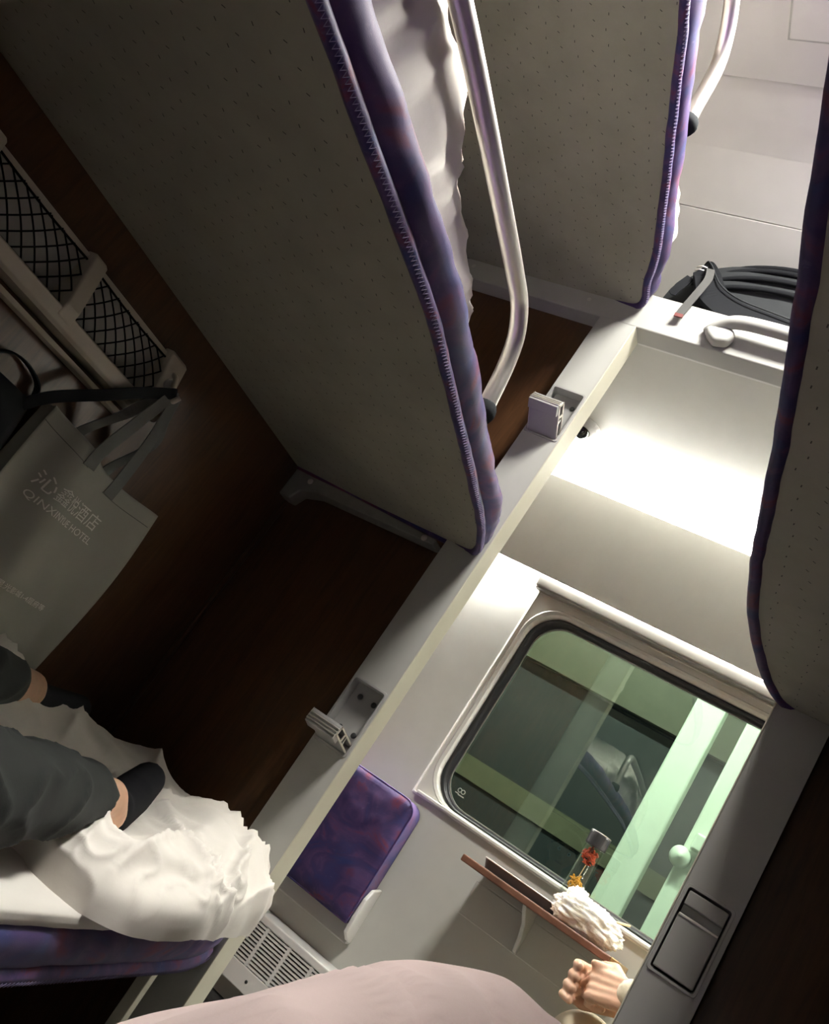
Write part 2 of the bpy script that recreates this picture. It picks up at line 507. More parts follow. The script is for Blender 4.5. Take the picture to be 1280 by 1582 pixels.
struct('wall_bay_right', MB().box(XR, XR + 0.03, YB + 0.02, YW, Z_CORR + 0.03, Z_CEIL + 0.05), 'grey_wall')
struct('trim_8', MB().box(-0.690, -0.16, -0.14, 1.315, Z_CEIL - 0.006, Z_CEIL), 'ceiling_white', bevel=0.003)
struct('trim_9', MB().box(-0.695, -0.155, -0.145, 1.320, Z_CEIL - 0.002, Z_CEIL), 'bracket_metal')

# outer corridor wall with the window opening
WX0, WX1, WZ0, WZ1 = -0.945, 0.20, 0.072, 0.826
wb = MB()
wb.box(XA, WX0, YW, YW + 0.05, FLOOR, Z_CORR)
wb.box(WX1, XZ, YW, YW + 0.05, FLOOR, Z_CORR)
wb.box(WX0, WX1, YW, YW + 0.05, FLOOR, WZ0)
wb.box(WX0, WX1, YW, YW + 0.05, WZ1, Z_CORR)
struct('wall_corridor', wb, 'grey_wall')
struct('wall_corridor_end_left', MB().box(XA - 0.03, XA, YB, YW + 0.05, FLOOR, Z_CORR), 'grey_wall')
struct('wall_corridor_end_right', MB().box(XZ, XZ + 0.03, YB, YW + 0.05, FLOOR, Z_CORR), 'grey_wall')

# the window
win = empty('window_1', ((WX0 + WX1) / 2, YW, WZ0), kind='structure')
def ring(name, specs, mat, **kw):
    mb = MB()
    mb.loft([rrect(*s) for s in specs], cap=False)
    return mb.build(name, mat, win, recalc=True, **kw)
ring('window_frame', [(WX0, WX1, WZ0, WZ1, 0.003, YW + 0.004), (WX0, WX1, WZ0, WZ1, 0.003, YW - 0.004), (WX0 + 0.006, WX1 - 0.006, WZ0 + 0.006, WZ1 - 0.006, 0.003, YW - 0.006),
     (WX0 + 0.008, WX1 - 0.008, WZ0 + 0.007, WZ1 - 0.008, 0.004, YW - 0.003),
     (-0.928, WX1 - 0.018, 0.081, 0.800, 0.115, YW - 0.002), (-0.924, WX1 - 0.022, 0.084, 0.796, 0.113, YW - 0.005), (-0.914, WX1 - 0.030, 0.088, 0.788, 0.110, YW - 0.003), (-0.907, WX1 - 0.036, 0.091, 0.780, 0.105, YW + 0.006), (-0.905, WX1 - 0.038, 0.092, 0.778, 0.105, YW + 0.012)], 'window_frame')
ring('rubber_seal', [(-0.905, WX1 - 0.038, 0.092, 0.778, 0.105, YW + 0.012), (-0.898, WX1 - 0.044, 0.095, 0.772, 0.103, YW + 0.007), (-0.888, WX1 - 0.053, 0.098, 0.765, 0.100, YW + 0.010),
     (-0.884, WX1 - 0.057, 0.100, 0.762, 0.098, YW + 0.016), (-0.880, WX1 - 0.062, 0.103, 0.758, 0.095, YW + 0.014), (-0.875, WX1 - 0.067, 0.106, 0.754, 0.093, YW + 0.022)], 'rubber', smooth=True)
ring('inner_lip', [(-0.8765, WX1 - 0.066, 0.1045, 0.7555, 0.0935, YW + 0.0185), (-0.873, WX1 - 0.069, 0.1075, 0.752, 0.092, YW + 0.0175), (-0.8725, WX1 - 0.070, 0.108, 0.7515, 0.0915, YW + 0.021)], 'bracket_metal')
MB().box(-0.89, WX1 - 0.05, YW + 0.026, YW + 0.030, 0.09, 0.77).build('window_pane', 'window_glass', win)
mk = MB()
c0 = Vector((-0.822, YW + 0.0245, 0.150))
for dx in (-0.006, 0.006):
    mk.tube([c0 + Vector((dx + 0.006 * math.cos(a), 0, 0.004 + 0.006 * math.sin(a))) for a in [2 * math.pi * k / 16 for k in range(16)]], 0.0010, 6, closed=True)
mk.box(c0.x - 0.016, c0.x - 0.004, c0.y - 0.0008, c0.y + 0.0008, c0.z - 0.008, c0.z - 0.0055)
mk.box(c0.x - 0.005, c0.x + 0.016, c0.y - 0.0008, c0.y + 0.0008, c0.z - 0.0105, c0.z - 0.0075)
mk.build('glass_mark', 'grey_wall', win, label='small pale etched maker mark in the corner of the pane')
MB().box(WX0 + 0.02, WX1 - 0.02, YW - 0.022, YW + 0.012, 0.076, 0.087).build('window_sill', 'window_frame', win, bevel=0.003)
tr = MB()
tr.box(WX0 - 0.014, WX1 + 0.014, YW - 0.030, YW, 0.834, 0.872)
tr.build('shade_track', 'white_plastic', win, bevel=0.003)
MB().box(WX0 - 0.010, WX1 + 0.010, YW - 0.026, YW - 0.002, 0.826, 0.834).build('track_groove', 'bracket_metal', win, bevel=0.002)

# light valance along the corridor with its two tubes
val = empty('cove_light', (-0.5, 2.50, 0.872), 'long grey valance above the corridor window hiding white light tubes', 'light')
MB().box(XA, XZ, 2.500, 2.508, 0.868, 1.2125).build('valance_panel', 'ceiling_white', val, bevel=0.002)
for i, xx in enumerate((-2.4, -1.1, 0.1, 1.5)):
    MB().box(xx - 0.01, xx + 0.01, 2.508, YW, 1.00, 1.06).build('support_bracket', 'white_plastic', val)
MB().tube([(XA + 0.05, 2.530, 1.203), (XZ - 0.05, 2.530, 1.203)], 0.012, 10).build('light_tube', 'tube_top', val, smooth=True)
MB().tube([(XA + 0.05, 2.529, 0.905), (XZ - 0.05, 2.529, 0.905)], 0.009, 10).build('light_tube', 'tube_low', val, smooth=True)

# lamp in the compartment ceiling
lamp = empty('ceiling_lamp_offscreen', (-0.36, 1.02, Z_CEIL - 0.03), 'flat white lamp in the compartment ceiling above the aisle', 'lamp')
MB().box(-0.54, -0.18, 0.84, 1.20, Z_CEIL - 0.024, Z_CEIL - 0.0065).build('lamp_frame', 'white_plastic', lamp, bevel=0.003)
MB().box(-0.52, -0.20, 0.86, 1.18, Z_CEIL - 0.030, Z_CEIL - 0.0245).build('diffuser_offscreen', 'ceiling_lamp_glow', lamp)

# ------------------------------------------------------------------ berths
def resample(pts, step):
    P = smooth_path([(p[0], p[1], 0) for p in pts], 80 if step > 0.01 else 240)
    out = [P[0]]; acc = 0
    for a, b in zip(P[:-1], P[1:]):
        acc += (b - a).length
        if acc >= step: out.append(b); acc = 0
    if (out[-1] - P[-1]).length > 1e-4: out.append(P[-1])
    return out
def berth(name, label, front, wall_x, zu, seed, rail=None, group='sleeping berths', thick=0.078, bracket=True, legs=False, stitched=True):
    """front: polyline (x, y) of the underside edge from the far end by the corridor back to the wall behind."""
    root = empty(name, (wall_x, 0.6, zu), label, 'berth', group)
    s = 1 if front[2][0] > wall_x else -1
    E = resample(front, 0.012)
    n = len(E)
    N = []
    for i in range(n):
        t = (E[min(i + 1, n - 1)] - E[max(i - 1, 0)]).normalized()
        q = Vector((t.y, -t.x, 0))
        mid = Vector((wall_x, 0.6, 0))
        if q.dot(E[i] - mid) < 0: q = -q
        N.append(q)
    wb_ = [wall_x] * 1
    # underside
    under = MB()
    rows = []
    for i in range(n):
        wx = wall_x
        rows.append([(wx, E[i].y, zu), ((wx + E[i].x) / 2, E[i].y, zu - 0.002), (E[i].x, E[i].y, zu)])
    under.grid(rows)
    under.build('underside_panel', 'perforated_vinyl', root, solid=0.003)
    # rolled seam, side and top of the mattress
    prof_seam = [(-0.004, 0.000), (0.000, -0.007), (0.008, -0.010), (0.014, -0.006), (0.015, 0.003), (0.011, 0.010), (0.006, 0.012)]
    prof_side = [(0.006, 0.010), (0.012, 0.016), (0.018, 0.030), (0.020, 0.045), (0.016, 0.060), (0.004, 0.072), (-0.016, thick), (-0.060, thick + 0.004)]
    def sweep(prof, amp, top):
        rows = []
        for i in range(n):
            row = []
            for k, (o, dz) in enumerate(prof):
                w = amp * noise.noise(Vector((E[i].y * 9 + seed, E[i].x * 9, dz * 22)))
                w += 0.6 * amp * noise.noise(Vector((E[i].y * 26 + seed, E[i].x * 26, dz * 30)))
                p = E[i] + N[i] * (o + w)
                row.append((p.x, p.y, zu + dz + 0.4 * w))
            if top:
                row.append(((wall_x * 0.6 + E[i].x * 0.4), E[i].y, zu + thick + 0.006))
                row.append((wall_x, E[i].y, zu + thick + 0.004))
            rows.append(row)
        return rows
    MB().grid(sweep(prof_side, 0.006, True)).build('mattress', 'purple_fabric', root, smooth=True)
    MB().grid(sweep(prof_seam, 0.0025, False)).build('edge_seam', 'purple_seam', root, smooth=True)
    # zigzag stitching along the seam
    st = []
    Es = resample(front, 0.0034)
    for i, e in enumerate(Es):
        j = min(int(i * n / len(Es)), n - 1)
        if e.y < 0.35 or e.y > 1.62: continue
        o, dz = ((0.0165, -0.002) if i % 2 else (0.0135, -0.0090))
        p = e + N[j] * o
        st.append((p.x, p.y, zu + dz))
    if stitched: MB().tube(st, 0.0007, 4).build('stitching', 'thread', root)
    if bracket:
        x_in = wall_x
        b = MB()
        def q(d): return x_in + s * d
        lo = [(q(0.0), zu - 0.002), (q(0.45), zu - 0.012), (q(0.45), zu - 0.028), (q(0.10), zu - 0.040), (q(0.05), zu - 0.055), (q(0.035), zu - 0.085), (q(0.0), zu - 0.085)]
        b.hexa([(x, YP + 0.004, z) for x, z in lo], [(x, YB - 0.001, z) for x, z in lo])
        bo = b.build('end_bracket', 'bracket_metal', root, bevel=0.004)
        for d in (0.06, 0.42):
            MB().lathe((q(d), YP + 0.004, zu - 0.022), [(0.0001, -0.004), (0.006, -0.004), (0.008, 0.0)], 12, 'y').build('bolt', 'aluminium', bo, smooth=True)
    if rail:
        ro = MB().tube(smooth_path(rail, 7), 0.0155, 16).build('guard_rail', 'aluminium', root, smooth=True)
        e = rail[-1]
        MB().lathe((e[0], e[1], e[2] - 0.004), [(0.020, -0.012), (0.023, 0.0), (0.020, 0.012), (0.016, 0.018)], 18).build('rail_collar', 'black_fabric', ro, smooth=True)
    if legs:
        for yy in (1.58, 0.20):
            MB().box(-0.845, -0.82, yy, yy + 0.02, FLOOR, zu - 0.003).build('leg', 'cream_edge', root, bevel=0.002)
        MB().box(wall_x, wall_x + 0.03, YBACK + 0.01, 1.64, zu - 0.06, zu - 0.006).build('wall_rail', 'dark_metal', root)
    return root

FRONT_L = [(XL + 0.001, 1.652), (-1.1, 1.655), (-0.95, 1.655), (-0.84, 1.653), (-0.797, 1.645), (-0.777, 1.615), (-0.757, 1.560), (-0.727, 1.447), (-0.698, 1.236), (-0.668, 1.0), (-0.648, 0.8), (-0.645, 0.5), (-0.646, 0.2), (-0.655, -0.1), (-0.68, -0.32), (-0.74, -0.42), (-0.82, -0.445), (-1.1, -0.447), (XL + 0.001, -0.447)]
FRONT_R = [(XR - 0.001, 1.668), (0.2, 1.668), (0.05, 1.668), (-0.03, 1.664), (-0.075, 1.652), (-0.104, 1.625), (-0.130, 1.545), (-0.147, 1.455), (-0.164, 1.32), (-0.170, 1.2), (-0.166, 1.0), (-0.160, 0.8), (-0.158, 0.5), (-0.158, 0.2), (-0.160, -0.1), (-0.18, -0.32), (-0.12, -0.42), (0.0, -0.445), (0.2, -0.447), (XR - 0.001, -0.447)]
FRONT_R[15] = (-0.150, -0.32)
FRONT_T = [(x - (0.012 if 0.3 < y < 1.6 and x > -0.8 else 0), y) for x, y in FRONT_L]
Z_MID, Z_TOP, Z_LOW = 0.549, 1.320, -0.405
rail_mid = [(-0.690, -0.05, 0.62), (-0.690, -0.06, 0.72), (-0.690, -0.01, 0.79), (-0.690, 0.06, 0.806), (-0.690, 0.30, 0.807), (-0.690, 0.60, 0.806), (-0.694, 0.84, 0.800), (-0.698, 1.0, 0.796), (-0.700, 1.070, 0.790), (-0.699, 1.118, 0.762), (-0.695, 1.140, 0.715), (-0.690, 1.150, 0.66), (-0.688, 1.156, 0.625)]
rail_top = [(p[0] - 0.006, p[1] + 0.010, p[2] + (Z_TOP - Z_MID) + 0.045 * (1 if p[2] > 0.70 else 0)) for p in rail_mid]
berth('sleeping_berth', 'purple-edged middle berth with cream perforated underside, above the hanging hotel bag', FRONT_L, XL, Z_MID, 3.0, rail_mid)
berth('sleeping_berth', 'top berth with cream perforated underside, its front end against the luggage bay fascia', FRONT_T, XL, Z_TOP, 11.0, rail_top)
berth('sleeping_berth', 'dark grey berth underside with navy edge, above the post with the closed step', FRONT_R, XR, Z_MID, 23.0, stitched=False)
berth('sleeping_berth', 'bottom berth with purple patterned mattress and thick stitched edge, under the crumpled white quilt', FRONT_L, XL, Z_LOW, 31.0, bracket=False, legs=True)
berth('sleeping_berth', 'bottom berth beneath the pink blanket', FRONT_R, XR, Z_LOW, 41.0, bracket=False, stitched=False)
berth('sleeping_berth', 'high berth facing the other top berth across the aisle', FRONT_R, XR, Z_TOP, 47.0, stitched=False)

# ------------------------------------------------------------------ bedding
def creases(x, y, segs):
    h = 0.0
    for (ax, ay, bx, by, w, a) in segs:
        dx, dy = bx - ax, by - ay
        L2 = dx * dx + dy * dy
        w *= 0.8; a *= 1.5
        t = ((x - ax) * dx + (y - ay) * dy) / L2
        tc = min(max(t, 0), 1)
        d = math.hypot(x - ax - tc * dx, y - ay - tc * dy)
        h += a * math.exp(-d / w) * (0.35 + 0.65 * math.sin(math.pi * min(max(t, 0.02), 0.98)))
    return h
def dome_quilt(name, poly, centre, zbase, height, seed, amp, mat, label, cat, segs=(), edge_z=None, rings=46, per=190, power=0.55, freq=7.0, group=None, edge_fade=0.0):
    """A puffed, crumpled quilt: rings from a centre out to a plan outline, height given by a function."""
    B = smooth_path([(p[0], p[1], 0) for p in poly + [poly[0]]], 16)[:-1]
    step = len(B) / per
    B = [B[int(i * step)] for i in range(per)]
    C = Vector((centre[0], centre[1], 0))
    rows = []
    for j in range(rings + 1):
        t = j / rings * math.pi / 2
        rr = math.sin(t) ** 0.85; hh = math.cos(t) ** power if j < rings else 0.0
        row = []
        for b in B:
            p = C + (b - C) * rr
            zb = zbase(p.x, p.y)
            H = height(p.x, p.y)
            z = zb + H * hh
            q = Vector((p.x, p.y, z))
            w1 = noise.noise(q * freq + Vector((seed, 0, 0)))
            w2 = 1 - abs(noise.noise(Vector((p.x * freq * 1.3 + 2 * w1, p.y * freq * 0.8 + seed, z * freq))))
            w3 = 1 - abs(noise.noise(Vector((p.x * freq * 2.6 + seed + 1.5 * w1, p.y * freq * 2.6 - w1, z * freq * 2.2))))
            d = amp * (0.5 * w1 + 1.9 * (w2 ** 2.5 - 0.5) + 0.45 * (w3 ** 5 - 0.2))
            out = (b - C).normalized()
            nrm = (out * rr ** 3 + Vector((0, 0, max(hh, 0.05)))).normalized()
            fade = 1.0 - edge_fade * max(0.0, (j / rings - 0.72) / 0.28) if j < rings else 0.3
            q = q + nrm * d * fade
            if segs: q.z += creases(p.x, p.y, segs) * (0.3 + 0.7 * hh)
            row.append(tuple(q))
        row.append(row[0])
        rows.append(row)
    return _quilt_done(MB().grid(rows), name, mat, label, cat, group)
def _quilt_done(mb, name, mat, label, cat, group):
    o = mb.build(name, mat, None, smooth=True)
    return set_props(o, label, cat, group)

TOPM = Z_LOW + 0.080
# white sheet on the bottom berth
rows = []
for i in range(90):
    y = -0.40 + 2.02 * i / 89
    xe = np.interp(y, [-0.42, -0.1, 0.5, 0.8, 1.0, 1.24, 1.45, 1.62], [-0.72, -0.65, -0.640, -0.643, -0.662, -0.692, -0.722, -0.77])
    r = []
    for k in range(26):
        u = k / 25
        x = XL + 0.01 + (xe + 0.012 - XL - 0.01) * min(u / 0.88, 1.0)
        z = TOPM + 0.010
        if u > 0.80:
            s_ = (u - 0.80) / 0.20
            z -= 0.020 * s_ ** 2
        z += 0.0025 * noise.noise(Vector((x * 8, y * 5, 1.0)))
        if u > 0.95: x += 0.003 * noise.noise(Vector((y * 20, 0, 0)))
        r.append((x, y, z))
    rows.append(r)
set_props(MB().grid(rows).build('bed_sheet', 'sheet_cotton', None, smooth=True, solid=0.004), 'smooth white sheet spread over the bottom berth beside the person in black trousers', 'sheet')

# big crumpled quilt at the corridor end of the bottom berth
def zb_low(x, y):
    return TOPM + 0.008
def h_low(x, y):
    h = 0.075
    h += 0.095 * math.exp(-(((x + 1.19) / 0.11) ** 2 + ((y - 1.12) / 0.30) ** 2))
    h += 0.060 * math.exp(-(((x + 0.80) / 0.14) ** 2 + ((y - 1.50) / 0.14) ** 2))
    h += 0.020 * math.exp(-(((x + 0.72) / 0.10) ** 2 + ((y - 1.15) / 0.20) ** 2))
    h += 0.060 * math.exp(-(((x + 1.06) / 0.12) ** 2 + ((y - 1.53) / 0.13) ** 2))
    h -= 0.035 * math.exp(-(((x + 0.90) / 0.11) ** 2 + ((y - 1.15) / 0.25) ** 2))
    return h
qpoly = [(-1.31, 0.72), (-1.30, 1.10), (-1.27, 1.45), (-1.15, 1.60), (-1.0, 1.625), (-0.86, 1.635), (-0.74, 1.615), (-0.685, 1.54), (-0.655, 1.40), (-0.630, 1.26), (-0.618, 1.14), (-0.625, 1.05), (-0.665, 0.99), (-0.72, 0.97), (-0.80, 0.98), (-0.92, 0.86), (-1.05, 0.72), (-1.2, 0.66)]
segs = [(-0.63, 1.27, -0.80, 1.55, 0.012, 0.022), (-0.62, 1.24, -0.78, 1.36, 0.010, 0.018), (-0.62, 1.22, -0.92, 1.40, 0.012, 0.014), (-0.70, 1.55, -0.93, 1.50, 0.010, 0.018),
        (-0.66, 1.02, -0.78, 1.30, 0.011, 0.018), (-0.70, 0.98, -0.86, 1.24, 0.010, 0.014), (-0.84, 1.58, -0.95, 1.32, 0.012, 0.018), (-1.10, 1.55, -0.95, 1.40, 0.012, 0.014),
        (-1.20, 1.40, -1.05, 1.25, 0.014, 0.014), (-0.66, 1.40, -0.72, 1.60, 0.009, 0.016), (-1.22, 0.85, -1.10, 1.05, 0.012, 0.018), (-1.25, 1.0, -1.12, 1.2, 0.012, 0.018)]
dome_quilt('quilt', qpoly, (-0.95, 1.22), zb_low, h_low, 5.0, 0.017, 'white_cotton', 'crumpled white quilt bunched around the black-socked foot on the bottom berth', 'quilt', segs, power=0.42, freq=5.5, rings=64, per=260, edge_fade=0.6)

# quilt on the middle berth, bulging towards the rail
TM = Z_MID + 0.082
mp = [(-1.28, -0.30), (-1.30, 0.4), (-1.26, 1.0), (-1.10, 1.26), (-0.90, 1.30), (-0.78, 1.24), (-0.742, 1.12), (-0.726, 0.98), (-0.716, 0.80), (-0.713, 0.62), (-0.713, 0.45), (-0.722, 0.2), (-0.735, -0.1), (-0.80, -0.32), (-1.05, -0.38)]
def h_mid(x, y):
    return float(np.interp(y, [-0.4, 0.3, 0.50, 0.57, 0.64, 0.75, 0.80, 0.90, 1.00, 1.09, 1.2, 1.3], [0.18, 0.24, 0.25, 0.255, 0.22, 0.175, 0.13, 0.115, 0.125, 0.09, 0.06, 0.05]))
msegs = [(-0.715, 0.56, -0.76, 0.80, 0.010, 0.016), (-0.73, 0.70, -0.72, 1.02, 0.008, 0.014), (-0.78, 0.55, -0.74, 0.66, 0.010, 0.018), (-0.70, 0.50, -0.73, 1.05, 0.010, 0.010), (-0.72, 0.60, -0.80, 0.95, 0.012, 0.012), (-0.70, 0.75, -0.85, 0.85, 0.010, 0.012), (-0.71, 0.9, -0.80, 1.1, 0.010, 0.012)]
dome_quilt('quilt', mp, (-1.0, 0.45), lambda x, y: TM - 0.004, h_mid, 17.0, 0.017, 'white_cotton', 'white quilt bulging over the edge of the middle berth behind its metal rail', 'quilt', msegs, power=0.30, freq=7.5)
tp = [(-1.28, 0.4), (-1.28, 1.2), (-1.15, 1.56), (-0.95, 1.60), (-0.82, 1.60), (-0.765, 1.57), (-0.745, 1.45), (-0.74, 1.2), (-0.74, 0.8), (-0.78, 0.5), (-1.0, 0.35)]
dome_quilt('quilt', tp, (-1.0, 1.1), lambda x, y: Z_TOP + 0.078, lambda x, y: 0.09, 29.0, 0.008, 'white_cotton', 'white bedding on the top berth, a thin edge showing past the mattress', 'quilt', power=0.3, rings=24, per=120)

# pink blanket over bent knees in the foreground; its crest follows the seen outline
def pink():
    crest = [(120, 1640), (250, 1575), (330, 1553), (400, 1540), (480, 1518), (560, 1495), (630, 1480), (690, 1484), (750, 1495), (785, 1512), (830, 1553), (865, 1582), (960, 1690), (1060, 1800)]
    Yc = 0.52
    K = smooth_path([at_y(u, v, Yc) for u, v in crest], 10)
    prof = [(-0.34, -1.1), (-0.26, -0.52), (-0.18, -0.23), (-0.11, -0.085), (-0.05, -0.016), (0.0, 0.0), (0.05, -0.035), (0.11, -0.15), (0.18, -0.38), (0.26, -0.8), (0.34, -1.9)]
    PR_ = smooth_path([(a, b, 0) for a, b in prof], 6)
    floor_z = Z_LOW + 0.085
    rows = []
    for i, k in enumerate(K):
        row = []
        for p in PR_:
            dy, f = p.x, p.y
            x = k.x + 0.012 * noise.noise(Vector((dy * 6, k.x * 6, 2)))
            z = k.z + f * 0.16
            w = noise.noise(Vector((k.x * 13 + 3, dy * 6, 0.5))) * 0.012 + (1 - abs(noise.noise(Vector((k.x * 11 + dy * 8, dy * 6, 4))))) ** 4 * 0.014
            z -= abs(w) * min(1.0, abs(dy) / 0.06)
            z = max(z, floor_z - max(0.0, -0.175 - x) * 4.0 + 0.004 * noise.noise(Vector((x * 12, dy * 12, 9))))
            row.append((x, Yc + dy, z))
        rows.append(row)
    o = MB().grid(rows).build('blanket', 'pink_cotton', None, smooth=True)
    set_props(o, 'pale pink blanket raised into a soft hump, in front of the vent grille', 'blanket')
pink()

# ------------------------------------------------------------------ folding steps on the posts
def step(label, x0, x1, z0, z1, tilt, opened, group=None):
    root = empty('folding_step', ((x0 + x1) / 2, YP, z0), label, 'step', group)
    y_in = YP + 0.033
    # raised rim around the pocket
    rim = MB()
    L = [rrect(x0 - 0.004, x1 + 0.004, z0 - 0.004, z1 + 0.004, 0.006, YP + 0.001, 4), rrect(x0 - 0.003, x1 + 0.003, z0 - 0.003, z1 + 0.003, 0.006, YP - 0.002, 4),
         rrect(x0 + 0.001, x1 - 0.001, z0 + 0.001, z1 - 0.001, 0.006, YP - 0.002, 4), rrect(x0 + 0.003, x1 - 0.003, z0 + 0.003, z1 - 0.003, 0.006, y_in - 0.008, 4)]
    rim.loft(L, cap=False)
    rim.build('rim', 'step_metal' if opened else 'grey_panel', root)
    MB().box(x0, x1, y_in - 0.008, y_in, z0, z1).build('tray', 'step_metal' if opened else 'dark_gap', root)
    if opened:
        for sx in (x0 + 0.024, x1 - 0.022):
            for sz in (z0 + 0.045, z1 - 0.030):
                sc = MB().lathe((sx, y_in - 0.008, sz), [(0.0001, -0.003), (0.004, -0.003), (0.0065, -0.0012), (0.0065, 0)], 12, 'y').build('screw', 'dark_metal', root, smooth=True)
        ca, sa = math.cos(tilt), math.sin(tilt)
        yh, zh = YP + 0.010, z0 + 0.012
        def tp_(d, h): return (yh - d * ca + h * sa * -1 * -1, zh + d * sa + h * ca)
        # hollow extruded tread: side profile swept along x
        def extr(prof, name, mat, xa, xb, parent, bev=0.001):
            mb = MB()
            mb.hexa([(xa, *tp_(d, h)) for d, h in prof], [(xb, *tp_(d, h)) for d, h in prof])
            return mb.build(name, mat, parent, bevel=bev)
        xa, xb = x0 + 0.004, x1 - 0.004
        tread = extr([(0.0, 0.008), (0.094, 0.012), (0.094, 0.016), (0.0, 0.012)], 'tread', 'step_metal', xa, xb, root)
        extr([(0.0, -0.010), (0.070, -0.008), (0.070, -0.004), (0.0, -0.006)], 'lower_plate', 'step_metal', xa, xb, tread)
        extr([(0.070, -0.017), (0.096, -0.015), (0.096, 0.013), (0.089, 0.013), (0.089, -0.001), (0.070, -0.003)], 'nose_bar', 'step_metal', xa, xb, tread)
        for g in range(3):
            extr([(0.0955, -0.010 + 0.007 * g), (0.0985, -0.009 + 0.007 * g), (0.0985, -0.007 + 0.007 * g), (0.0955, -0.006 + 0.007 * g)], 'grip_rib', 'aluminium', xa, xb, tread, 0.0005)
        extr([(0.0, -0.006), (0.006, -0.006), (0.006, 0.012), (0.0, 0.012)], 'web', 'step_metal', xa, xb, tread)
        extr([(0.040, -0.006), (0.045, -0.006), (0.050, 0.012), (0.045, 0.012)], 'web', 'step_metal', xa, xb, tread)
        for xe in (xa - 0.0015, xb):
            e1 = extr([(0.0, -0.010), (0.094, -0.006), (0.094, -0.002), (0.0, -0.006)], 'end_rim', 'aluminium', xe, xe + 0.0015, tread, 0)
            extr([(0.0, 0.010), (0.094, 0.012), (0.094, 0.016), (0.0, 0.013)], 'end_rim', 'aluminium', xe, xe + 0.0015, tread, 0)
            extr([(0.090, -0.006), (0.095, -0.006), (0.095, 0.016), (0.090, 0.016)], 'end_rim', 'aluminium', xe, xe + 0.0015, tread, 0)
            extr([(0.0, -0.008), (0.005, -0.008), (0.005, 0.012), (0.0, 0.012)], 'end_rim', 'aluminium', xe, xe + 0.0015, tread, 0)
            extr([(0.058, -0.006), (0.064, -0.006), (0.064, 0.013), (0.058, 0.013)], 'end_rim', 'aluminium', xe, xe + 0.0015, tread, 0)
        MB().tube([(x0 + 0.001, yh, zh), (x1 - 0.001, yh, zh)], 0.005, 10).build('hinge_pin', 'dark_metal', root, smooth=True)
    else:
        zl = z0 + (z1 - z0) * 0.685
        MB().box(x0 + 0.0045, x1 - 0.0045, YP - 0.002, YP + 0.022, z0 + 0.006, zl - 0.001).build('cover_plate', 'grey_panel', root, bevel=0.002)
        MB().box(x0 + 0.005, x1 - 0.005, YP - 0.001, YP + 0.022, zl + 0.016, z1 - 0.006).build('upper_plate', 'grey_panel', root, bevel=0.002)
        # sloping finger groove between the plates
        mb = MB()
        xa, xb = x0 + 0.005, x1 - 0.005
        mb.hexa([(xa, YP + 0.001, zl - 0.001), (xa, YP + 0.018, zl + 0.002), (xa, YP + 0.018, zl + 0.016), (xa, YP + 0.022, zl + 0.016), (xa, YP + 0.022, zl - 0.001)],
                [(xb, YP + 0.001, zl - 0.001), (xb, YP + 0.018, zl + 0.002), (xb, YP + 0.018, zl + 0.016), (xb, YP + 0.022, zl + 0.016), (xb, YP + 0.022, zl - 0.001)])
        mb.build('finger_groove', 'step_metal', root)
        MB().box(xa, xb, YP - 0.0035, YP + 0.004, zl - 0.004, zl + 0.000).build('groove_lip', 'aluminium', root, bevel=0.001)
    return root
step('metal step folded out of the post beneath the middle berth', -0.858, -0.774, 0.028, 0.178, math.radians(10), True)
step('metal step folded out of the post just above the middle berth, by the dome camera', -0.858, -0.774, 0.882, 1.022, math.radians(24), True)
step('closed grey folding step flush in its post, with a bright finger groove', -0.099, -0.020, 0.030, 0.178, 0, False)

# ------------------------------------------------------------------ net rack on the left wall
rack = empty('net_rack', (XL, 0.6, 0.30), 'pale wall rack with black net pockets and an end hook', 'rack')
RX = XL + 0.055
y_end, y_mid, y_low = 1.150, 0.862, 0.600
MB().box(XL, XL + 0.004, 0.02, 1.13, 0.335, 0.455).build('back_plate', 'net_back', rack)
MB().box(XL, XL + 0.012, 0.02, 1.13, 0.447, 0.460).build('top_rail', 'rack_grey', rack, bevel=0.002)
lo = [(XL, 0.318), (XL + 0.050, 0.318), (XL + 0.058, 0.324), (XL + 0.058, 0.348), (XL + 0.050, 0.352), (XL + 0.046, 0.348), (XL + 0.046, 0.328), (XL, 0.328)]
mb = MB(); mb.hexa([(x, 0.02, z) for x, z in lo], [(x, 1.120, z) for x, z in lo]); mb.build('lower_bar', 'rack_grey', rack, bevel=0.002)
mb = MB()
mb.hexa([(XL, 0.02, 0.296), (XL + 0.030, 0.02, 0.296), (XL + 0.036, 0.02, 0.304), (XL + 0.032, 0.02, 0.304), (XL + 0.028, 0.02, 0.300), (XL, 0.02, 0.300)],
        [(XL, 1.112, 0.296), (XL + 0.030, 1.112, 0.296), (XL + 0.036, 1.112, 0.304), (XL + 0.032, 1.112, 0.304), (XL + 0.028, 1.112, 0.300), (XL, 1.112, 0.300)])
mb.build('bottom_lip', 'rack_grey', rack, bevel=0.001)
def divider(name, y0, y1, top, bot):
    lo = [(XL, bot), (XL + 0.056, bot), (XL + 0.060, bot + 0.006), (XL + 0.060, bot + 0.03), (XL + 0.030, top - 0.006), (XL + 0.022, top), (XL, top)]
    mb = MB(); mb.hexa([(x, y0, z) for x, z in lo], [(x, y1, z) for x, z in lo])
    return mb.build(name, 'rack_grey', rack, bevel=0.004, seg=3)
divider('divider', 0.838, 0.872, 0.466, 0.330)
divider('divider', 0.575, 0.610, 0.466, 0.330)
divider('divider', 0.300, 0.335, 0.466, 0.330)
cap = divider('end_cap', 1.098, 1.150, 0.468, 0.330)
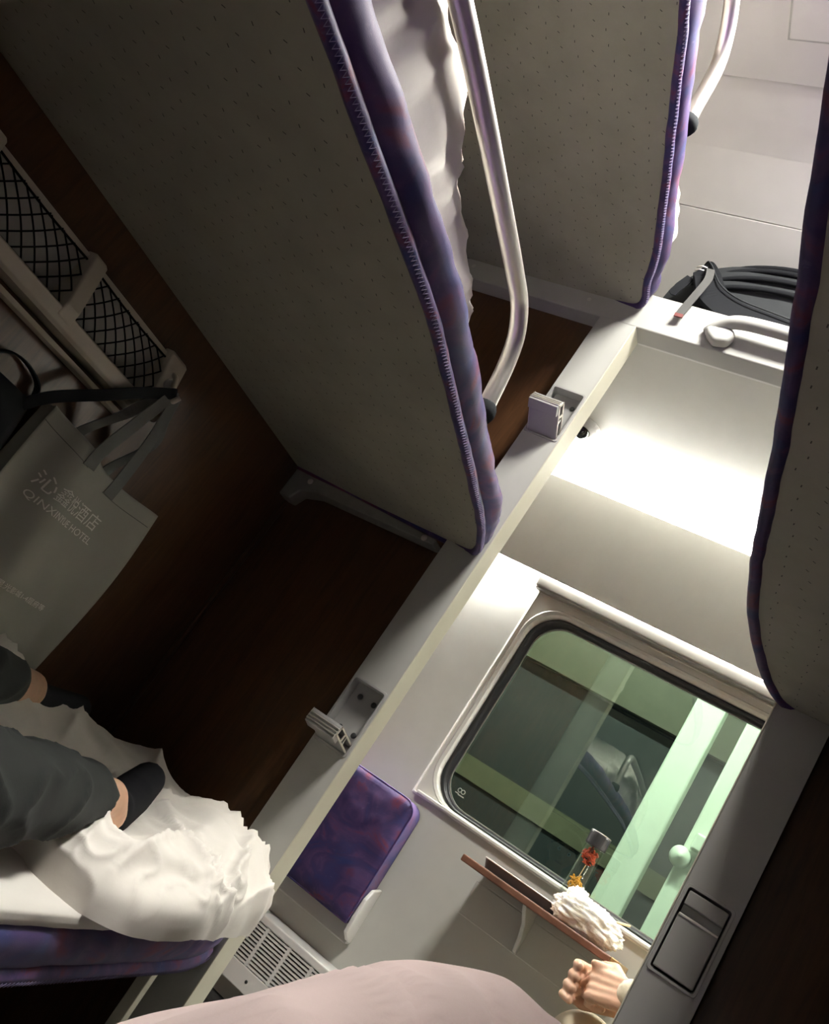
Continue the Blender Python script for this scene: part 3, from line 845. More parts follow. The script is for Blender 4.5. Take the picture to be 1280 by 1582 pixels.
# slanted net with a black diamond weave: front plane leans from the lower bar to the top rail
def net_pt(y, t, sag=0.0):
    x = XL + 0.050 - 0.034 * t + 0.010 * math.sin(math.pi * t) * sag
    return Vector((x, y, 0.350 + 0.098 * t))
for (a, b) in ((0.874, 1.098), (0.612, 0.838), (0.337, 0.575)):
    mb = MB()
    nd_ = 7
    step_ = (b - a) / nd_
    for sgn in (1, -1):
        for k in range(-4, nd_ + 5):
            pts = []
            for i in range(41):
                t = i / 40
                y = a + step_ * (k + sgn * 3.2 * t * 0.9) if sgn > 0 else a + step_ * (k + 3.2 * 0.9 * (1 - t))
                if a <= y <= b: pts.append(net_pt(y, t, 1.0) + Vector((0.0006 * sgn, 0, 0)))
            if len(pts) > 1: mb.tube(pts, 0.0016, 5)
    for t in (0.0, 1.0):
        mb.tube([net_pt(a + (b - a) * i / 12, t + (0.0 if t == 0 else -0.10 * math.sin(math.pi * i / 12) * 0.4), 1.0) for i in range(13)], 0.0022, 6)
    mb.build('net', 'net_cord', rack, kind='stuff')
hk = MB().lathe((XL + 0.052, 1.124, 0.405), [(0.0001, 0.0), (0.013, 0.001), (0.015, -0.004), (0.012, -0.004)], 20, 'x').build('hook_seat', 'step_metal', cap, smooth=True)
MB().tube(smooth_path([(XL + 0.036, 1.124, 0.430), (XL + 0.050, 1.124, 0.425), (XL + 0.062, 1.124, 0.405), (XL + 0.072, 1.124, 0.385), (XL + 0.085, 1.124, 0.380), (XL + 0.094, 1.124, 0.392)], 6), 0.0055, 10).build('hook', 'rack_grey', rack, smooth=True)

# ------------------------------------------------------------------ hotel bag
bag = empty('tote_bag', (XL + 0.05, 1.14, -0.18), 'light grey cloth hotel tote bag with white printed name, hanging from the rack hook', 'bag')
BX = -1.285
def bag_front(y, z):
    g = 0.020 * math.sin((y - 1.0) * 30 + (z - 0.2) * 6.5) + 0.006 * math.sin((y - 1.05) * 55 + z * 9)
    k = min(max((z + 0.2) / 0.4, 0), 1)
    return BX + 0.012 + g * (0.35 + 0.65 * k) + 0.014 * math.sin(math.pi * min(max((y - 0.966) / 0.345, 0), 1))
rows = []
Yb0, Yb1 = 0.966, 1.311
def bag_edge_y(u, z): return Yb0 + (Yb1 - Yb0) * u
def bag_top(u): return 0.226 - 0.024 * u - 0.018 * math.sin(math.pi * u)
for i in range(61):
    v = i / 60
    rows.append([(bag_front(bag_edge_y(k / 60, 0), bag_top(k / 60) + (-0.176 - bag_top(k / 60)) * v), bag_edge_y(k / 60, 0), bag_top(k / 60) + (-0.176 - bag_top(k / 60)) * v) for k in range(61)])
MB().grid(rows).build('front_panel', 'bag_cloth', bag, smooth=True, solid=0.002)
rows2 = [[(XL + 0.018 + 0.003 * math.sin(p[1] * 30), p[1], p[2] - 0.004) for p in r] for r in rows]
MB().grid(rows2).build('back_panel', 'bag_cloth', bag, smooth=True, solid=0.002)
for side_k in (0, 60):
    MB().grid([[rows[i][side_k], tuple((Vector(rows[i][side_k]) + Vector(rows2[i][side_k])) / 2 + Vector((0, 0.008 if side_k == 0 else -0.008, 0))), rows2[i][side_k]] for i in range(61)]).build('side_gusset', 'bag_cloth', bag, smooth=True)
MB().grid([rows[60], rows2[60]]).build('base_panel', 'bag_cloth', bag, smooth=True)
hem = [[(bag_front(p[1], p[2]) + 0.0018, p[1], p[2] - d) for p in rows[0]] for d in (0.030, 0.0315)]
MB().grid(hem).build('hem_stitch', 'bag_handle', bag)
hookp = Vector((XL + 0.080, 1.124, 0.392))
for (yy, sh) in ((1.060, -0.006), (1.170, 0.006)):
    a0 = Vector((bag_front(yy, 0.2) + 0.003, yy, bag_top((yy - Yb0) / (Yb1 - Yb0)) - 0.030))
    a1 = Vector((a0.x, yy, a0.z + 0.04))
    pth = smooth_path([a0, a1, a1.lerp(hookp, 0.5) + Vector((0.004, sh, 0)), hookp + Vector((0, sh, -0.004)), hookp + Vector((-0.010, sh * 0.5, 0.006))], 7)
    MB().ribbon(pth, (0, 1, 0.35 if yy < 1.1 else -0.3), [0.030 - 0.010 * i / (len(pth) - 1) for i in range(len(pth))], 0.002).build('handle', 'bag_handle', bag)
    b0 = Vector((XL + 0.021, yy, a0.z)); b1 = b0 + Vector((0, 0, 0.05))
    pth = smooth_path([b0, b1, Vector((XL + 0.070, b1.lerp(hookp, 0.4).y + sh * 3, 0.293)), Vector((XL + 0.074, b1.lerp(hookp, 0.7).y + sh * 2, 0.345)), hookp + Vector((0.000, sh, -0.002))], 7)
    MB().ribbon(pth, (0, 1, 0.3), 0.026, 0.002).build('handle', 'bag_handle', bag)
def text_part(body, y0, z, size, width, parent):
    cu = bpy.data.curves.new('print', 'FONT')
    cu.body = body; cu.size = size; cu.fill_mode = 'FRONT'; cu.resolution_u = 3
    to = bpy.data.objects.new('print', cu)
    COL.objects.link(to)
    dg = bpy.context.evaluated_depsgraph_get()
    me = bpy.data.meshes.new_from_object(to.evaluated_get(dg))
    bpy.data.objects.remove(to)
    bm = bmesh.new(); bm.from_mesh(me)
    bmesh.ops.triangulate(bm, faces=bm.faces)
    xs = [v.co.x for v in bm.verts]
    x0, x1 = min(xs), max(xs)
    k = width / (x1 - x0)
    for v in bm.verts:
        yy = y0 + (v.co.x - x0) * k; zz = z + v.co.y
        v.co = (bag_front(yy, zz) + 0.0022, yy, zz)
    V = [tuple(v.co) for v in bm.verts]; bm.verts.index_update()
    Fs = [tuple(v.index for v in f.verts) for f in bm.faces]
    bm.free()
    mb = MB(); mb.add(V, Fs)
    return mb.build('lettering', 'print_white', parent, recalc=False)
text_part('沁鑫悦酒店', 1.014, 0.098, 0.034, 0.186, bag)['label'] = 'white printed Chinese hotel name'
text_part('QINXINYUE HOTEL', 1.018, 0.071, 0.019, 0.194, bag)['label'] = 'white printed line QINXINYUE HOTEL'
text_part('区星光影城1-4层府等', 1.062, -0.076, 0.013, 0.168, bag)['label'] = 'small white printed address line'

# black bag hanging behind the tote
bb = empty('shoulder_bag', (XL + 0.03, 0.86, -0.1), 'black bag hanging half hidden behind the grey tote bag', 'bag')
mb = MB()
L = []
for i in range(12):
    t = i / 11; z = -0.10 + 0.305 * t
    w = 0.098 + 0.012 * math.sin(math.pi * t); d = 0.012 + 0.008 * math.sin(math.pi * t)
    L.append([(XL + 0.002 + d + d * math.cos(a) * (1 if math.cos(a) > 0 else 1), 0.846 + w * max(-1, min(1, 1.15 * math.sin(a))), z) for a in [2 * math.pi * k / 24 for k in range(24)]])
mb.loft(L); mb.build('body', 'black_fabric', bb, smooth=True)
MB().ribbon(smooth_path([(XL + 0.022, 0.93, 0.19), (XL + 0.040, 0.955, 0.235), (XL + 0.066, 1.01, 0.295), (XL + 0.074, 1.06, 0.345), (XL + 0.083, 1.112, 0.389), (XL + 0.080, 1.124, 0.394)], 7), (0, 0.6, -0.7), 0.022, 0.003).build('strap', 'black_fabric', bb)
MB().ribbon(smooth_path([(XL + 0.012, 0.80, 0.19), (XL + 0.014, 0.86, 0.245), (XL + 0.016, 0.93, 0.235), (XL + 0.014, 0.95, 0.19)], 7), (1, 0, 0), 0.016, 0.003).build('carry_loop', 'black_fabric', bb)

# ------------------------------------------------------------------ folding seat cushion on the corridor wall
def jump_seat(label, x0, x1, opened=False):
    root = empty('folding_chair', ((x0 + x1) / 2, YW, -0.40), label, 'chair')
    if not opened:
        ya, yb, z0, z1 = 2.452, 2.535, -0.322, 0.045
        def P(u, v, d):   # u along x, v up, d outwards
            return (x0 + (x1 - x0) * u, yb + (ya - yb) * d, z0 + (z1 - z0) * v)
    else:
        def P(u, v, d): return (x0 + (x1 - x0) * u, YW - 0.05 - 0.36 * v, -0.455 + 0.07 * d)
    # cushion: rounded slab with puffed face
    rows = []
    n = 36
    for i in range(n + 1):
        r = []
        for k in range(n + 1):
            u, v = i / n, k / n
            cu_, cv = 2 * u - 1, 2 * v - 1
            rr = 0.22
            ax, ay = max(abs(cu_) - (1 - rr), 0), max(abs(cv) - (1 - rr), 0)
            if math.hypot(ax, ay) > rr and v > 0.5:
                s_ = rr / math.hypot(ax, ay)
                cu_ = math.copysign(1 - rr + ax * s_, cu_); cv = math.copysign(1 - rr + ay * s_, cv)
            e = min(1 - abs(cu_), 1 - abs(cv))
            puff = 0.90 + 0.16 * min(1, max(e, 0) / 0.25) ** 0.5
            w = noise.noise(Vector((u * 5, v * 5, x0 * 3))) * 0.04 + (1 - abs(noise.noise(Vector((u * 7 + 3, v * 3, 1))))) ** 5 * 0.06
            r.append(P((cu_ + 1) / 2, (cv + 1) / 2, puff + w * (1 if e > 0.05 else 0)))
        rows.append(r)
    cush = MB().grid(rows).build('cushion', 'purple_seat', root, smooth=True)
    border = [rows[i][n] for i in range(n + 1)] + [rows[n][k] for k in range(n - 1, -1, -1)] + [rows[i][0] for i in range(n - 1, -1, -1)] + [rows[0][k] for k in range(1, n)]
    back = []
    for p in border:
        back.append((p[0], yb, p[2]) if not opened else (p[0], p[1], -0.455))
    mid = [tuple((Vector(a) * 0.5 + Vector(b) * 0.5)) for a, b in zip(border, back)]
    mb = MB(); mb.loft([border, mid, back], cap=False); mb.build('side_band', 'purple_fabric', root, smooth=True)
    MB().tube(border, 0.0028, 6, closed=True).build('piping', 'purple_seam', cush, smooth=True)
    if not opened:
        MB().box(x0 + 0.01, x1 - 0.01, yb - 0.002, YW - 0.001, z0 + 0.02, z1 - 0.03).build('back_board', 'dark_metal', root)
        for xs_ in (x0 + 0.004, x1 - 0.014):
            pr = [(YW, -0.205), (YW - 0.055, -0.215), (YW - 0.075, -0.245), (YW - 0.080, -0.30), (YW - 0.072, -0.345), (YW - 0.03, -0.365), (YW, -0.370)]
            xo = xs_ - 0.014 if xs_ < (x0 + x1) / 2 else xs_ + 0.016
            mb = MB(); mb.hexa([(xo, y, z) for y, z in pr], [(xo + 0.012, y, z) for y, z in pr])
            mb.build('hinge_bracket', 'white_plastic', root, bevel=0.003)
        MB().box(x0 - 0.008, x1 + 0.012, YW - 0.030, YW, -0.375, -0.325).build('hinge_base', 'grey_wall', root, bevel=0.004)
    else:
        MB().box(x0, x1, YW - 0.42, YW - 0.04, -0.470, -0.455).build('seat_board', 'dark_metal', root, bevel=0.003)
        for xs_ in (x0 - 0.014, x1 + 0.002):
            pr = [(YW, -0.36), (YW - 0.10, -0.44), (YW - 0.10, -0.475), (YW, -0.56)]
            mb = MB(); mb.hexa([(xs_, y, z) for y, z in pr], [(xs_ + 0.012, y, z) for y, z in pr]); mb.build('hinge_bracket', 'white_plastic', root, bevel=0.003)
    return root
jump_seat('purple cushioned folding seat flipped up against the corridor wall above the vent', -1.245, -0.872)
jump_seat('purple folding seat lowered under the person in cream clothes', 0.10, 0.47, True)

# ------------------------------------------------------------------ heater vent cover
vent = empty('vent_cover', (-0.8, YW, -0.65), 'long pale grille cover of horizontal slots at the foot of the corridor wall', 'vent')
VY = 2.452
vx0, vx1 = -1.75, 0.07
gx0, gx1, gz0, gz1 = -1.45, -0.25, -0.572, -0.462
MB().box(vx0, vx1, VY, YW, gz1, -0.440).build('top_rail', 'white_plastic', vent, bevel=0.004)
MB().box(vx0, vx1, VY, YW, -0.628, gz0).build('bottom_rail', 'white_plastic', vent, bevel=0.003)
MB().box(vx0, gx0, VY, YW, gz0, gz1).build('end_panel', 'white_plastic', vent)
MB().box(gx1, vx1, VY, YW, gz0, gz1).build('end_panel', 'white_plastic', vent)
MB().box(gx0, gx1, VY + 0.030, VY + 0.032, gz0, gz1).build('backing', 'dark_gap', vent)
ns = 11
pitch = (gz1 - gz0) / ns
slat_me = None
for i in range(ns):
    z = gz0 + pitch * (i + 0.5)
    MB().box(gx0, gx1, VY + 0.001, VY + 0.010, z - 0.0026, z + 0.0026).build('slat', 'white_plastic', vent)
xx = gx0 + 0.06
while xx < gx1:
    MB().box(xx - 0.005, xx + 0.005, VY + 0.0005, VY + 0.012, gz0, gz1).build('mullion', 'white_plastic', vent)
    xx += 0.085
MB().lathe((-1.02, VY, -0.600), [(0.0001, -0.003), (0.004, -0.002), (0.005, 0)], 10, 'y').build('screw', 'dark_metal', vent)
struct('baseboard_corridor', MB().box(XA, XZ, YW - 0.02, YW, FLOOR, FLOOR + 0.10), 'grey_panel', bevel=0.003)
MB().tube([(vx0, 2.49, -0.70), (vx1, 2.49, -0.70)], 0.022, 14).build('heater_pipe', 'dark_metal', None, smooth=True, label='dark heating pipe running under the vent cover', cat='pipe')

# ------------------------------------------------------------------ table under the window
TY0, TY1 = 2.245, 2.545
tx0, tx1 = -0.628, -0.190
table = empty('folding_table', ((tx0 + tx1) / 2, YW, -0.02), 'small brown folding table fixed under the corridor window', 'table')
tl = [(tx0 + 0.0, TY0 + 0.01), (tx0 + 0.01, TY0), (tx1 - 0.026, TY0)]
MB().box(tx0, tx1 - 0.022, TY0, TY1, -0.008, 0.010).build('table_top', 'table_wood', table, bevel=0.003)
MB().box(tx1 - 0.0215, tx1, TY0 + 0.001, TY1, -0.008, 0.0105).build('end_trim', 'table_brass', table, bevel=0.002)
MB().box(tx0 + 0.01, tx1 - 0.02, TY1 - 0.012, YW, -0.028, -0.0085).build('hinge_rail', 'grey_panel', table, bevel=0.002)
pr = [(YW - 0.001, -0.0085), (YW - 0.20, -0.0085), (YW - 0.17, -0.022), (YW - 0.09, -0.050), (YW - 0.045, -0.085), (YW - 0.022, -0.122), (YW - 0.001, -0.126)]
mb = MB(); mb.hexa([(-0.462, y, z) for y, z in pr], [(-0.450, y, z) for y, z in pr]); mb.build('support_arm', 'grey_wall', table, bevel=0.003)
MB().box(-0.640, -0.20, YW - 0.004, YW, -0.128, -0.030).build('wall_plate', 'grey_wall', table, bevel=0.002)
# shallow dark tray on the table
tray = empty('serving_tray', (-0.45, 2.42, 0.0105), 'shallow dark metal tray with a bright rim on the table', 'tray')
def tr_loop(d, z): return [(p[0], p[2], z) for p in rrect(-0.600 + d, -0.335 - d, 2.330 + d, 2.512 - d, 0.02, 0, 5)]
mb = MB(); mb.loft([tr_loop(0.008, 0.0115), tr_loop(0.0, 0.034), tr_loop(0.002, 0.034), tr_loop(0.010, 0.014)]); mb.build('dish', 'dark_metal', tray)
MB().tube(tr_loop(0.0, 0.0345), 0.0017, 6, closed=True).build('rim', 'aluminium', tray, smooth=True)

# bottle of flower tea
bc = Vector((-0.382, 2.395, 0.0108))
bot = empty('tea_bottle', bc, 'clear glass bottle with black lid and red flower tea', 'bottle')
R = 0.0265
MB().lathe(bc, [(0.001, 0.0), (R * 0.9, 0.0), (R, 0.006), (R, 0.185), (R * 0.96, 0.197), (R * 0.95, 0.200), (R * 0.90, 0.200), (R * 0.90, 0.010), (0.001, 0.008)], 28).build('glass_body', 'bottle_glass', bot, smooth=True)
MB().lathe(bc, [(0.001, 0.200), (R * 1.06, 0.200), (R * 1.08, 0.204), (R * 1.08, 0.232), (R * 1.04, 0.236), (0.001, 0.236)], 28).build('lid', 'lid_black', bot, bevel=0.001)
MB().tube([bc + Vector((R * 1.03 * math.cos(a), R * 1.03 * math.sin(a), 0.2365)) for a in [2 * math.pi * k / 24 for k in range(24)]], 0.0012, 6, closed=True).build('lid_rim', 'aluminium', bot, smooth=True)
def clump(name, c, r, mat, n, seed):
    rnd = random.Random(seed); mb = MB()
    for i in range(n):
        d = Vector((rnd.gauss(0, 1), rnd.gauss(0, 1), rnd.gauss(0, 1.0)))
        d = d.normalized() * r * rnd.uniform(0.3, 0.95)
        d.z *= 1.2
        ax = Vector((rnd.gauss(0, 1), rnd.gauss(0, 1), rnd.gauss(0, 1))).normalized() * r * 0.32
        mb.tube([c + d - ax, c + d + Vector((0, 0, 0.002)), c + d + ax], [0.001, 0.0035, 0.001], 6)
    return mb.build(name, mat, bot, smooth=True, kind='stuff')
clump('red_petals', bc + Vector((0, 0, 0.172)), 0.0215, 'tea_red', 80, 1)
clump('gold_petals', bc + Vector((0, 0, 0.098)), 0.0185, 'tea_gold', 55, 2)
MB().tube([bc + Vector((0.000, 0, 0.112)), bc + Vector((0.002, 0, 0.15))], 0.0012, 6).build('flower_stem', 'stick_wood', bot)

# crumpled plastic bag with a stick
def lump(c, r, seed, amp, n=40, m=28):
    rows = []
    for j in range(m + 1):
        th = math.pi * j / m
        row = []
        for k in range(n + 1):
            ph = 2 * math.pi * (k % n) / n
            d = Vector((math.sin(th) * math.cos(ph), math.sin(th) * math.sin(ph), math.cos(th)))
            w = noise.noise(d * 2.2 + Vector((seed, 0, 0))) * 0.5 + (1 - abs(noise.noise(d * 3.4 + Vector((0, seed, 0))))) ** 3 * 0.6 + (1 - abs(noise.noise(d * 6 + Vector((0, seed, 3))))) ** 4 * 0.35
            s_ = 1 + amp * (w - 0.4)
            p = Vector(c) + Vector((d.x * r[0], d.y * r[1], d.z * r[2])) * s_
            p.z = max(p.z, 0.0108)
            row.append(tuple(p))
        rows.append(row)
    return rows
pb = empty('plastic_bag', (-0.30, 2.33, 0.0108), 'crumpled translucent plastic bag lying on the table against the tea bottle', 'bag')
MB().grid(lump((-0.305, 2.325, 0.045), (0.088, 0.05, 0.044), 4.0, 0.30, 64, 44)).build('bag_film', 'plastic_film', pb, smooth=True)
MB().grid(lump((-0.350, 2.335, 0.072), (0.032, 0.026, 0.030), 9.0, 0.45, 32, 24)).build('bag_knot', 'plastic_film', pb, smooth=True)
set_props(MB().tube([(-0.300, 2.300, 0.062), (-0.215, 2.345, 0.094)], 0.003, 8).build('wooden_stick', 'stick_wood', None, smooth=True), 'thin pale wooden stick poking out of the plastic bag', 'stick')

# ------------------------------------------------------------------ dome camera in the corridor ceiling
dc = Vector((-0.995, 2.235, Z_CORR))
dome = empty('dome_camera', dc, 'small round dome camera on the corridor ceiling beside the post', 'camera')
MB().lathe(dc, [(0.001, -0.022), (0.040, -0.022), (0.052, -0.014), (0.058, -0.002), (0.058, 0.0), (0.001, 0.0)], 32).build('housing', 'white_plastic', dome, smooth=False, bevel=0.001)
MB().lathe(dc + Vector((0, 0, -0.022)), [(0.001, -0.026), (0.014, -0.024), (0.026, -0.015), (0.031, -0.004), (0.032, 0.0)], 24).build('dome_glass', 'dome_glass', dome, smooth=True)
MB().sphere(dc + Vector((0.004, -0.004, -0.026)), 0.014).build('lens', 'rubber', dome, smooth=True)

# ------------------------------------------------------------------ grab handle on the bay fascia
hd = empty('grab_handle', (-0.43, YP, 1.29), 'grey pointed grab handle on the fascia below the backpack', 'handle')
hp = smooth_path([(-0.606, YP - 0.004, 1.296), (-0.585, YP - 0.016, 1.306), (-0.560, YP - 0.028, 1.320), (-0.52, YP - 0.036, 1.326), (-0.44, YP - 0.038, 1.327), (-0.36, YP - 0.036, 1.326), (-0.32, YP - 0.028, 1.320), (-0.295, YP - 0.016, 1.306), (-0.274, YP - 0.004, 1.296)], 8)
m_ = len(hp)
MB().tube(hp, [0.004 + 0.013 * math.sin(math.pi * i / (m_ - 1)) ** 0.25 for i in range(m_)], 12, up=(0, 0, 1)).build('bar', 'grey_panel', hd, smooth=True)
for s_, x_ in ((1, -0.606), (-1, -0.274)):
    pts = [(x_, 1.296), (x_ + s_ * 0.03, 1.312), (x_ + s_ * 0.062, 1.312), (x_ + s_ * 0.076, 1.296), (x_ + s_ * 0.066, 1.268), (x_ + s_ * 0.034, 1.260), (x_ + s_ * 0.012, 1.278)]
    mb = MB(); mb.hexa([(x, YP - 0.030, z) for x, z in pts], [(x, YP + 0.001, z) for x, z in pts]); mb.build('foot', 'grey_panel', hd, bevel=0.011, seg=4, smooth=True)

# ------------------------------------------------------------------ backpack in the luggage bay
BZ = Z_CORR + 0.030
pack = empty('backpack', (-0.45, 1.86, BZ), 'black backpack lying in the luggage bay above the grab handle', 'backpack')
def pack_body(x0, x1, y0, y1, z0, z1, e, seed):
    L = []
    n = 40
    for i in range(25):
        t = i / 24; u = 2 * t - 1
        k = (1 - abs(u) ** e) ** (1 / e)
        k = max(k, 0.02)
        cx = x0 + (x1 - x0) * t
        l = []
        for q in range(n):
            a = 2 * math.pi * q / n
            c_, s_ = math.cos(a), math.sin(a)
            yy = (y0 + y1) / 2 + (y1 - y0) / 2 * math.copysign(abs(c_) ** 0.7, c_) * (0.55 + 0.45 * k)
            zz = z0 + (z1 - z0) * (0.5 + 0.5 * math.copysign(abs(s_) ** 0.75, s_)) * k
            w = 0.007 * noise.noise(Vector((cx * 14 + seed, yy * 14, zz * 14)))
            l.append((cx, yy + w, zz + w * (1 if s_ > 0 else 0)))
        L.append(l)
    return MB().loft(L)
pack_body(-0.82, -0.16, 1.735, 1.895, BZ, BZ + 0.345, 3.0, 1).build('main_body', 'pack_fabric', pack, smooth=True)
pack_body(-0.74, -0.24, 1.715, 1.80, BZ + 0.03, BZ + 0.155, 3.0, 5).build('front_pocket', 'pack_dark', pack, smooth=True)
for k_, (dz, dy) in enumerate(((0.215, -0.012), (0.256, -0.006), (0.296, 0.006), (0.322, 0.020))):
    pts = smooth_path([(-0.77, 1.80 + dy, BZ + dz * 0.55), (-0.70, 1.755 + dy, BZ + dz * 0.86), (-0.58, 1.738 + dy, BZ + dz), (-0.42, 1.736 + dy, BZ + dz + 0.004), (-0.25, 1.745 + dy, BZ + dz * 0.93)], 6)
    MB().tube(pts, 0.0075, 8).build('zip_band', 'pack_dark', pack, smooth=True)
sp_ = smooth_path([(-0.742, 1.76, BZ + 0.200), (-0.725, 1.715, BZ + 0.222), (-0.700, 1.695, BZ + 0.190), (-0.655, 1.690, BZ + 0.130), (-0.59, 1.688, BZ + 0.096), (-0.50, 1.688, BZ + 0.082), (-0.40, 1.690, BZ + 0.072), (-0.28, 1.695, BZ + 0.070)], 8)
strap = MB().ribbon(sp_, (0, 0.25, 1), [0.030 + 0.050 * min(1, i / 22) for i in range(len(sp_))], 0.012).build('shoulder_strap', 'pack_dark', pack, smooth=False, bevel=0.004)
MB().tube([(p.x, p.y - 0.007, p.z + 0.5 * (0.030 + 0.050 * min(1, i / 22)) - 0.004) for i, p in enumerate(sp_)], 0.0022, 6).build('edge_binding', 'pack_fabric', strap, smooth=True)
wb_path = smooth_path([(-0.705, 1.700, BZ + 0.205), (-0.690, 1.670, BZ + 0.190), (-0.672, 1.648, BZ + 0.140), (-0.672, 1.640, BZ + 0.090), (-0.678, 1.636, BZ + 0.030), (-0.680, 1.634, BZ - 0.004)], 7)
web = MB().ribbon(wb_path, (1, 0.1, 0.1), 0.020, 0.002).build('webbing_strap', 'webbing', pack)
MB().ribbon([wb_path[-1] + Vector((0, -0.001, 0.006)), wb_path[-1] + Vector((0.001, -0.001, -0.004))], (1, 0.1, 0.1), 0.0206, 0.004).build('red_tip', 'red_tip', web, label='dark red end of the webbing strap')
MB().ribbon(smooth_path([(-0.735, 1.700, BZ + 0.175), (-0.745, 1.690, BZ + 0.130), (-0.752, 1.690, BZ + 0.100)], 6), (1, 0.2, 0), [0.024] * 7 + [0.022] * 5 + [0.004], 0.003).build('loose_tab', 'pack_dark', pack)
bk = MB()
for dz in (0.0, 0.012):
    bk.tube([(-0.735 + 0.02 * t, 1.694 - 0.004 * math.sin(3 * t), BZ + 0.196 + dz + 0.006 * t) for t in np.linspace(0, 1.6, 8)], 0.0022, 6)
bk.build('buckle', 'aluminium', pack, smooth=True)

# ------------------------------------------------------------------ people
def head(mb, c, fwd, r=0.098):
    f = Vector(fwd).normalized(); up = Vector((0, 0, 1)); s = f.cross(up).normalized()
    c = Vector(c)
    def W(a, b, u): return c + f * a + s * b + up * u
    mb.sphere(c + up * 0.02, (r * 0.86, r * 0.86, r * 1.12), 18, 12)
    mb.capsule(W(0.035, 0, -0.055), W(0.05, 0, -0.085), 0.055, 0.035)
    mb.capsule(W(0.085, 0, 0.012), W(0.105, 0, -0.030), 0.008, 0.014)
    mb.capsule(W(0.078, -0.018, -0.066), W(0.078, 0.018, -0.066), 0.010, 0.010)
    for q in (-1, 1):
        mb.capsule(W(-0.006, q * 0.083, 0.015), W(0.0, q * 0.085, -0.020), 0.013, 0.009)
    return W
def face_parts(W, body):
    for q in (-1, 1):
        MB().sphere(W(0.074, q * 0.031, 0.008), 0.0115).build('eye', 'eye_white', body, smooth=True)
        MB().sphere(W(0.083, q * 0.031, 0.008), 0.0055).build('iris', 'hair', body, smooth=True)
        MB().capsule(W(0.082, q * 0.018, 0.034), W(0.074, q * 0.048, 0.034), 0.004, 0.003).build('eyebrow', 'hair', body, smooth=True)
    MB().capsule(W(0.086, -0.018, -0.062), W(0.086, 0.018, -0.062), 0.005, 0.005).build('lips', 'lip', body, smooth=True)
    hm = MB()
    hm.sphere(W(-0.014, 0, 0.046), (0.095, 0.095, 0.096), 18, 12)
    hm.sphere(W(-0.030, 0, 0.0), (0.082, 0.088, 0.09), 16, 10)
    hm.build('hair', 'hair', body, remesh=0.008, relax=2)

def hand(mb, wrist, direction, normal, curl, size=1.0, thumb=1):
    """Palm, four fingers of different lengths with two bends each, and a thumb leaving the side of the palm."""
    w = Vector(wrist); d = Vector(direction).normalized(); n = Vector(normal); n = (n - d * n.dot(d)).normalized(); s = d.cross(n)
    k = size
    for o in (-0.028, -0.010, 0.010, 0.028):
        mb.capsule(w + s * o * 0.75 * k, w + d * 0.078 * k + s * o * k, 0.015 * k, 0.0125 * k)
    lens = [(0.036, 0.024, 0.019), (0.041, 0.027, 0.020), (0.038, 0.025, 0.020), (0.029, 0.019, 0.017)]
    for i, o in enumerate((0.030, 0.011, -0.010, -0.029)):
        p = w + d * (0.082 - 0.006 * abs(i - 1)) * k + s * o * k
        a = 0.0
        r = 0.0095 * k
        for j, l in enumerate(lens[i]):
            a += curl[j] + 0.06 * i
            q = p + (d * math.cos(a) - n * math.sin(a)) * l * k
            mb.capsule(p, q, r, r * 0.92); p = q; r *= 0.92
    b0 = w + d * 0.022 * k + s * 0.026 * thumb * k
    b1 = b0 + (d * 0.55 + s * 0.75 * thumb - n * 0.25).normalized() * 0.040 * k
    b2 = b1 + (d * 0.85 + s * 0.15 * thumb - n * 0.45).normalized() * 0.032 * k
    b3 = b2 + (d * 0.85 - s * 0.15 * thumb - n * 0.5).normalized() * 0.024 * k
    mb.chain([b0, b1, b2, b3], [0.014 * k, 0.0115 * k, 0.0105 * k, 0.008 * k])

# person lounging on the bottom berth
pa = empty('person', (-0.93, 0.25, TOPM + 0.012), 'person in black trousers and black ankle socks reclining on the bottom berth', 'person')
hipR, kneeR, ankR = (-0.86, 0.26, -0.220), (-0.665, 0.64, -0.232), (-0.812, 1.125, -0.222)
hipL, kneeL, ankL = (-1.03, 0.24, -0.215), (-0.985, 0.78, -0.190), (-1.130, 1.185, -0.185)
b = MB()
b.chain([(-0.94, 0.20, -0.20), (-0.97, 0.02, -0.04), (-1.0, -0.14, 0.10)], [0.115, 0.105, 0.125])
b.chain([(-0.85, -0.15, 0.12), (-1.15, -0.15, 0.12)], [0.055, 0.055])
b.chain([(-1.0, -0.16, 0.14), (-1.0, -0.20, 0.25)], [0.055, 0.050])
WA = head(b, (-1.0, -0.215, 0.345), (0.25, 1, 0.0))
b.chain([hipR, kneeR, ankR], [0.075, 0.052, 0.030])
b.chain([hipL, kneeL, ankL], [0.075, 0.052, 0.030])
b.chain([ankR, (-0.825, 1.165, -0.246)], [0.030, 0.030]); b.chain([(-0.825, 1.165, -0.246), (-0.925, 1.345, -0.205)], [0.030, 0.024])
b.chain([ankL, (-1.145, 1.215, -0.205)], [0.030, 0.028]); b.chain([(-1.145, 1.215, -0.205), (-1.175, 1.36, -0.190)], [0.028, 0.022])
b.chain([(-0.84, -0.14, 0.11), (-0.72, 0.06, -0.06), (-0.74, 0.30, -0.105)], [0.048, 0.040, 0.028])
hand(b, (-0.742, 0.315, -0.110), (-0.05, 1, -0.12), (0.1, 0.1, 1), (0.25, 0.3, 0.3), 1.0, -1)
b.chain([(-1.16, -0.14, 0.11), (-1.24, 0.06, -0.06), (-1.16, 0.30, -0.105)], [0.048, 0.040, 0.028])
hand(b, (-1.155, 0.315, -0.108), (0.25, 1, 0.0), (0, 0, 1), (0.25, 0.3, 0.3), 1.0, 1)
bodyA = b.build('body', 'skin', pa, remesh=0.006, relax=3)
face_parts(WA, bodyA)
t = MB()
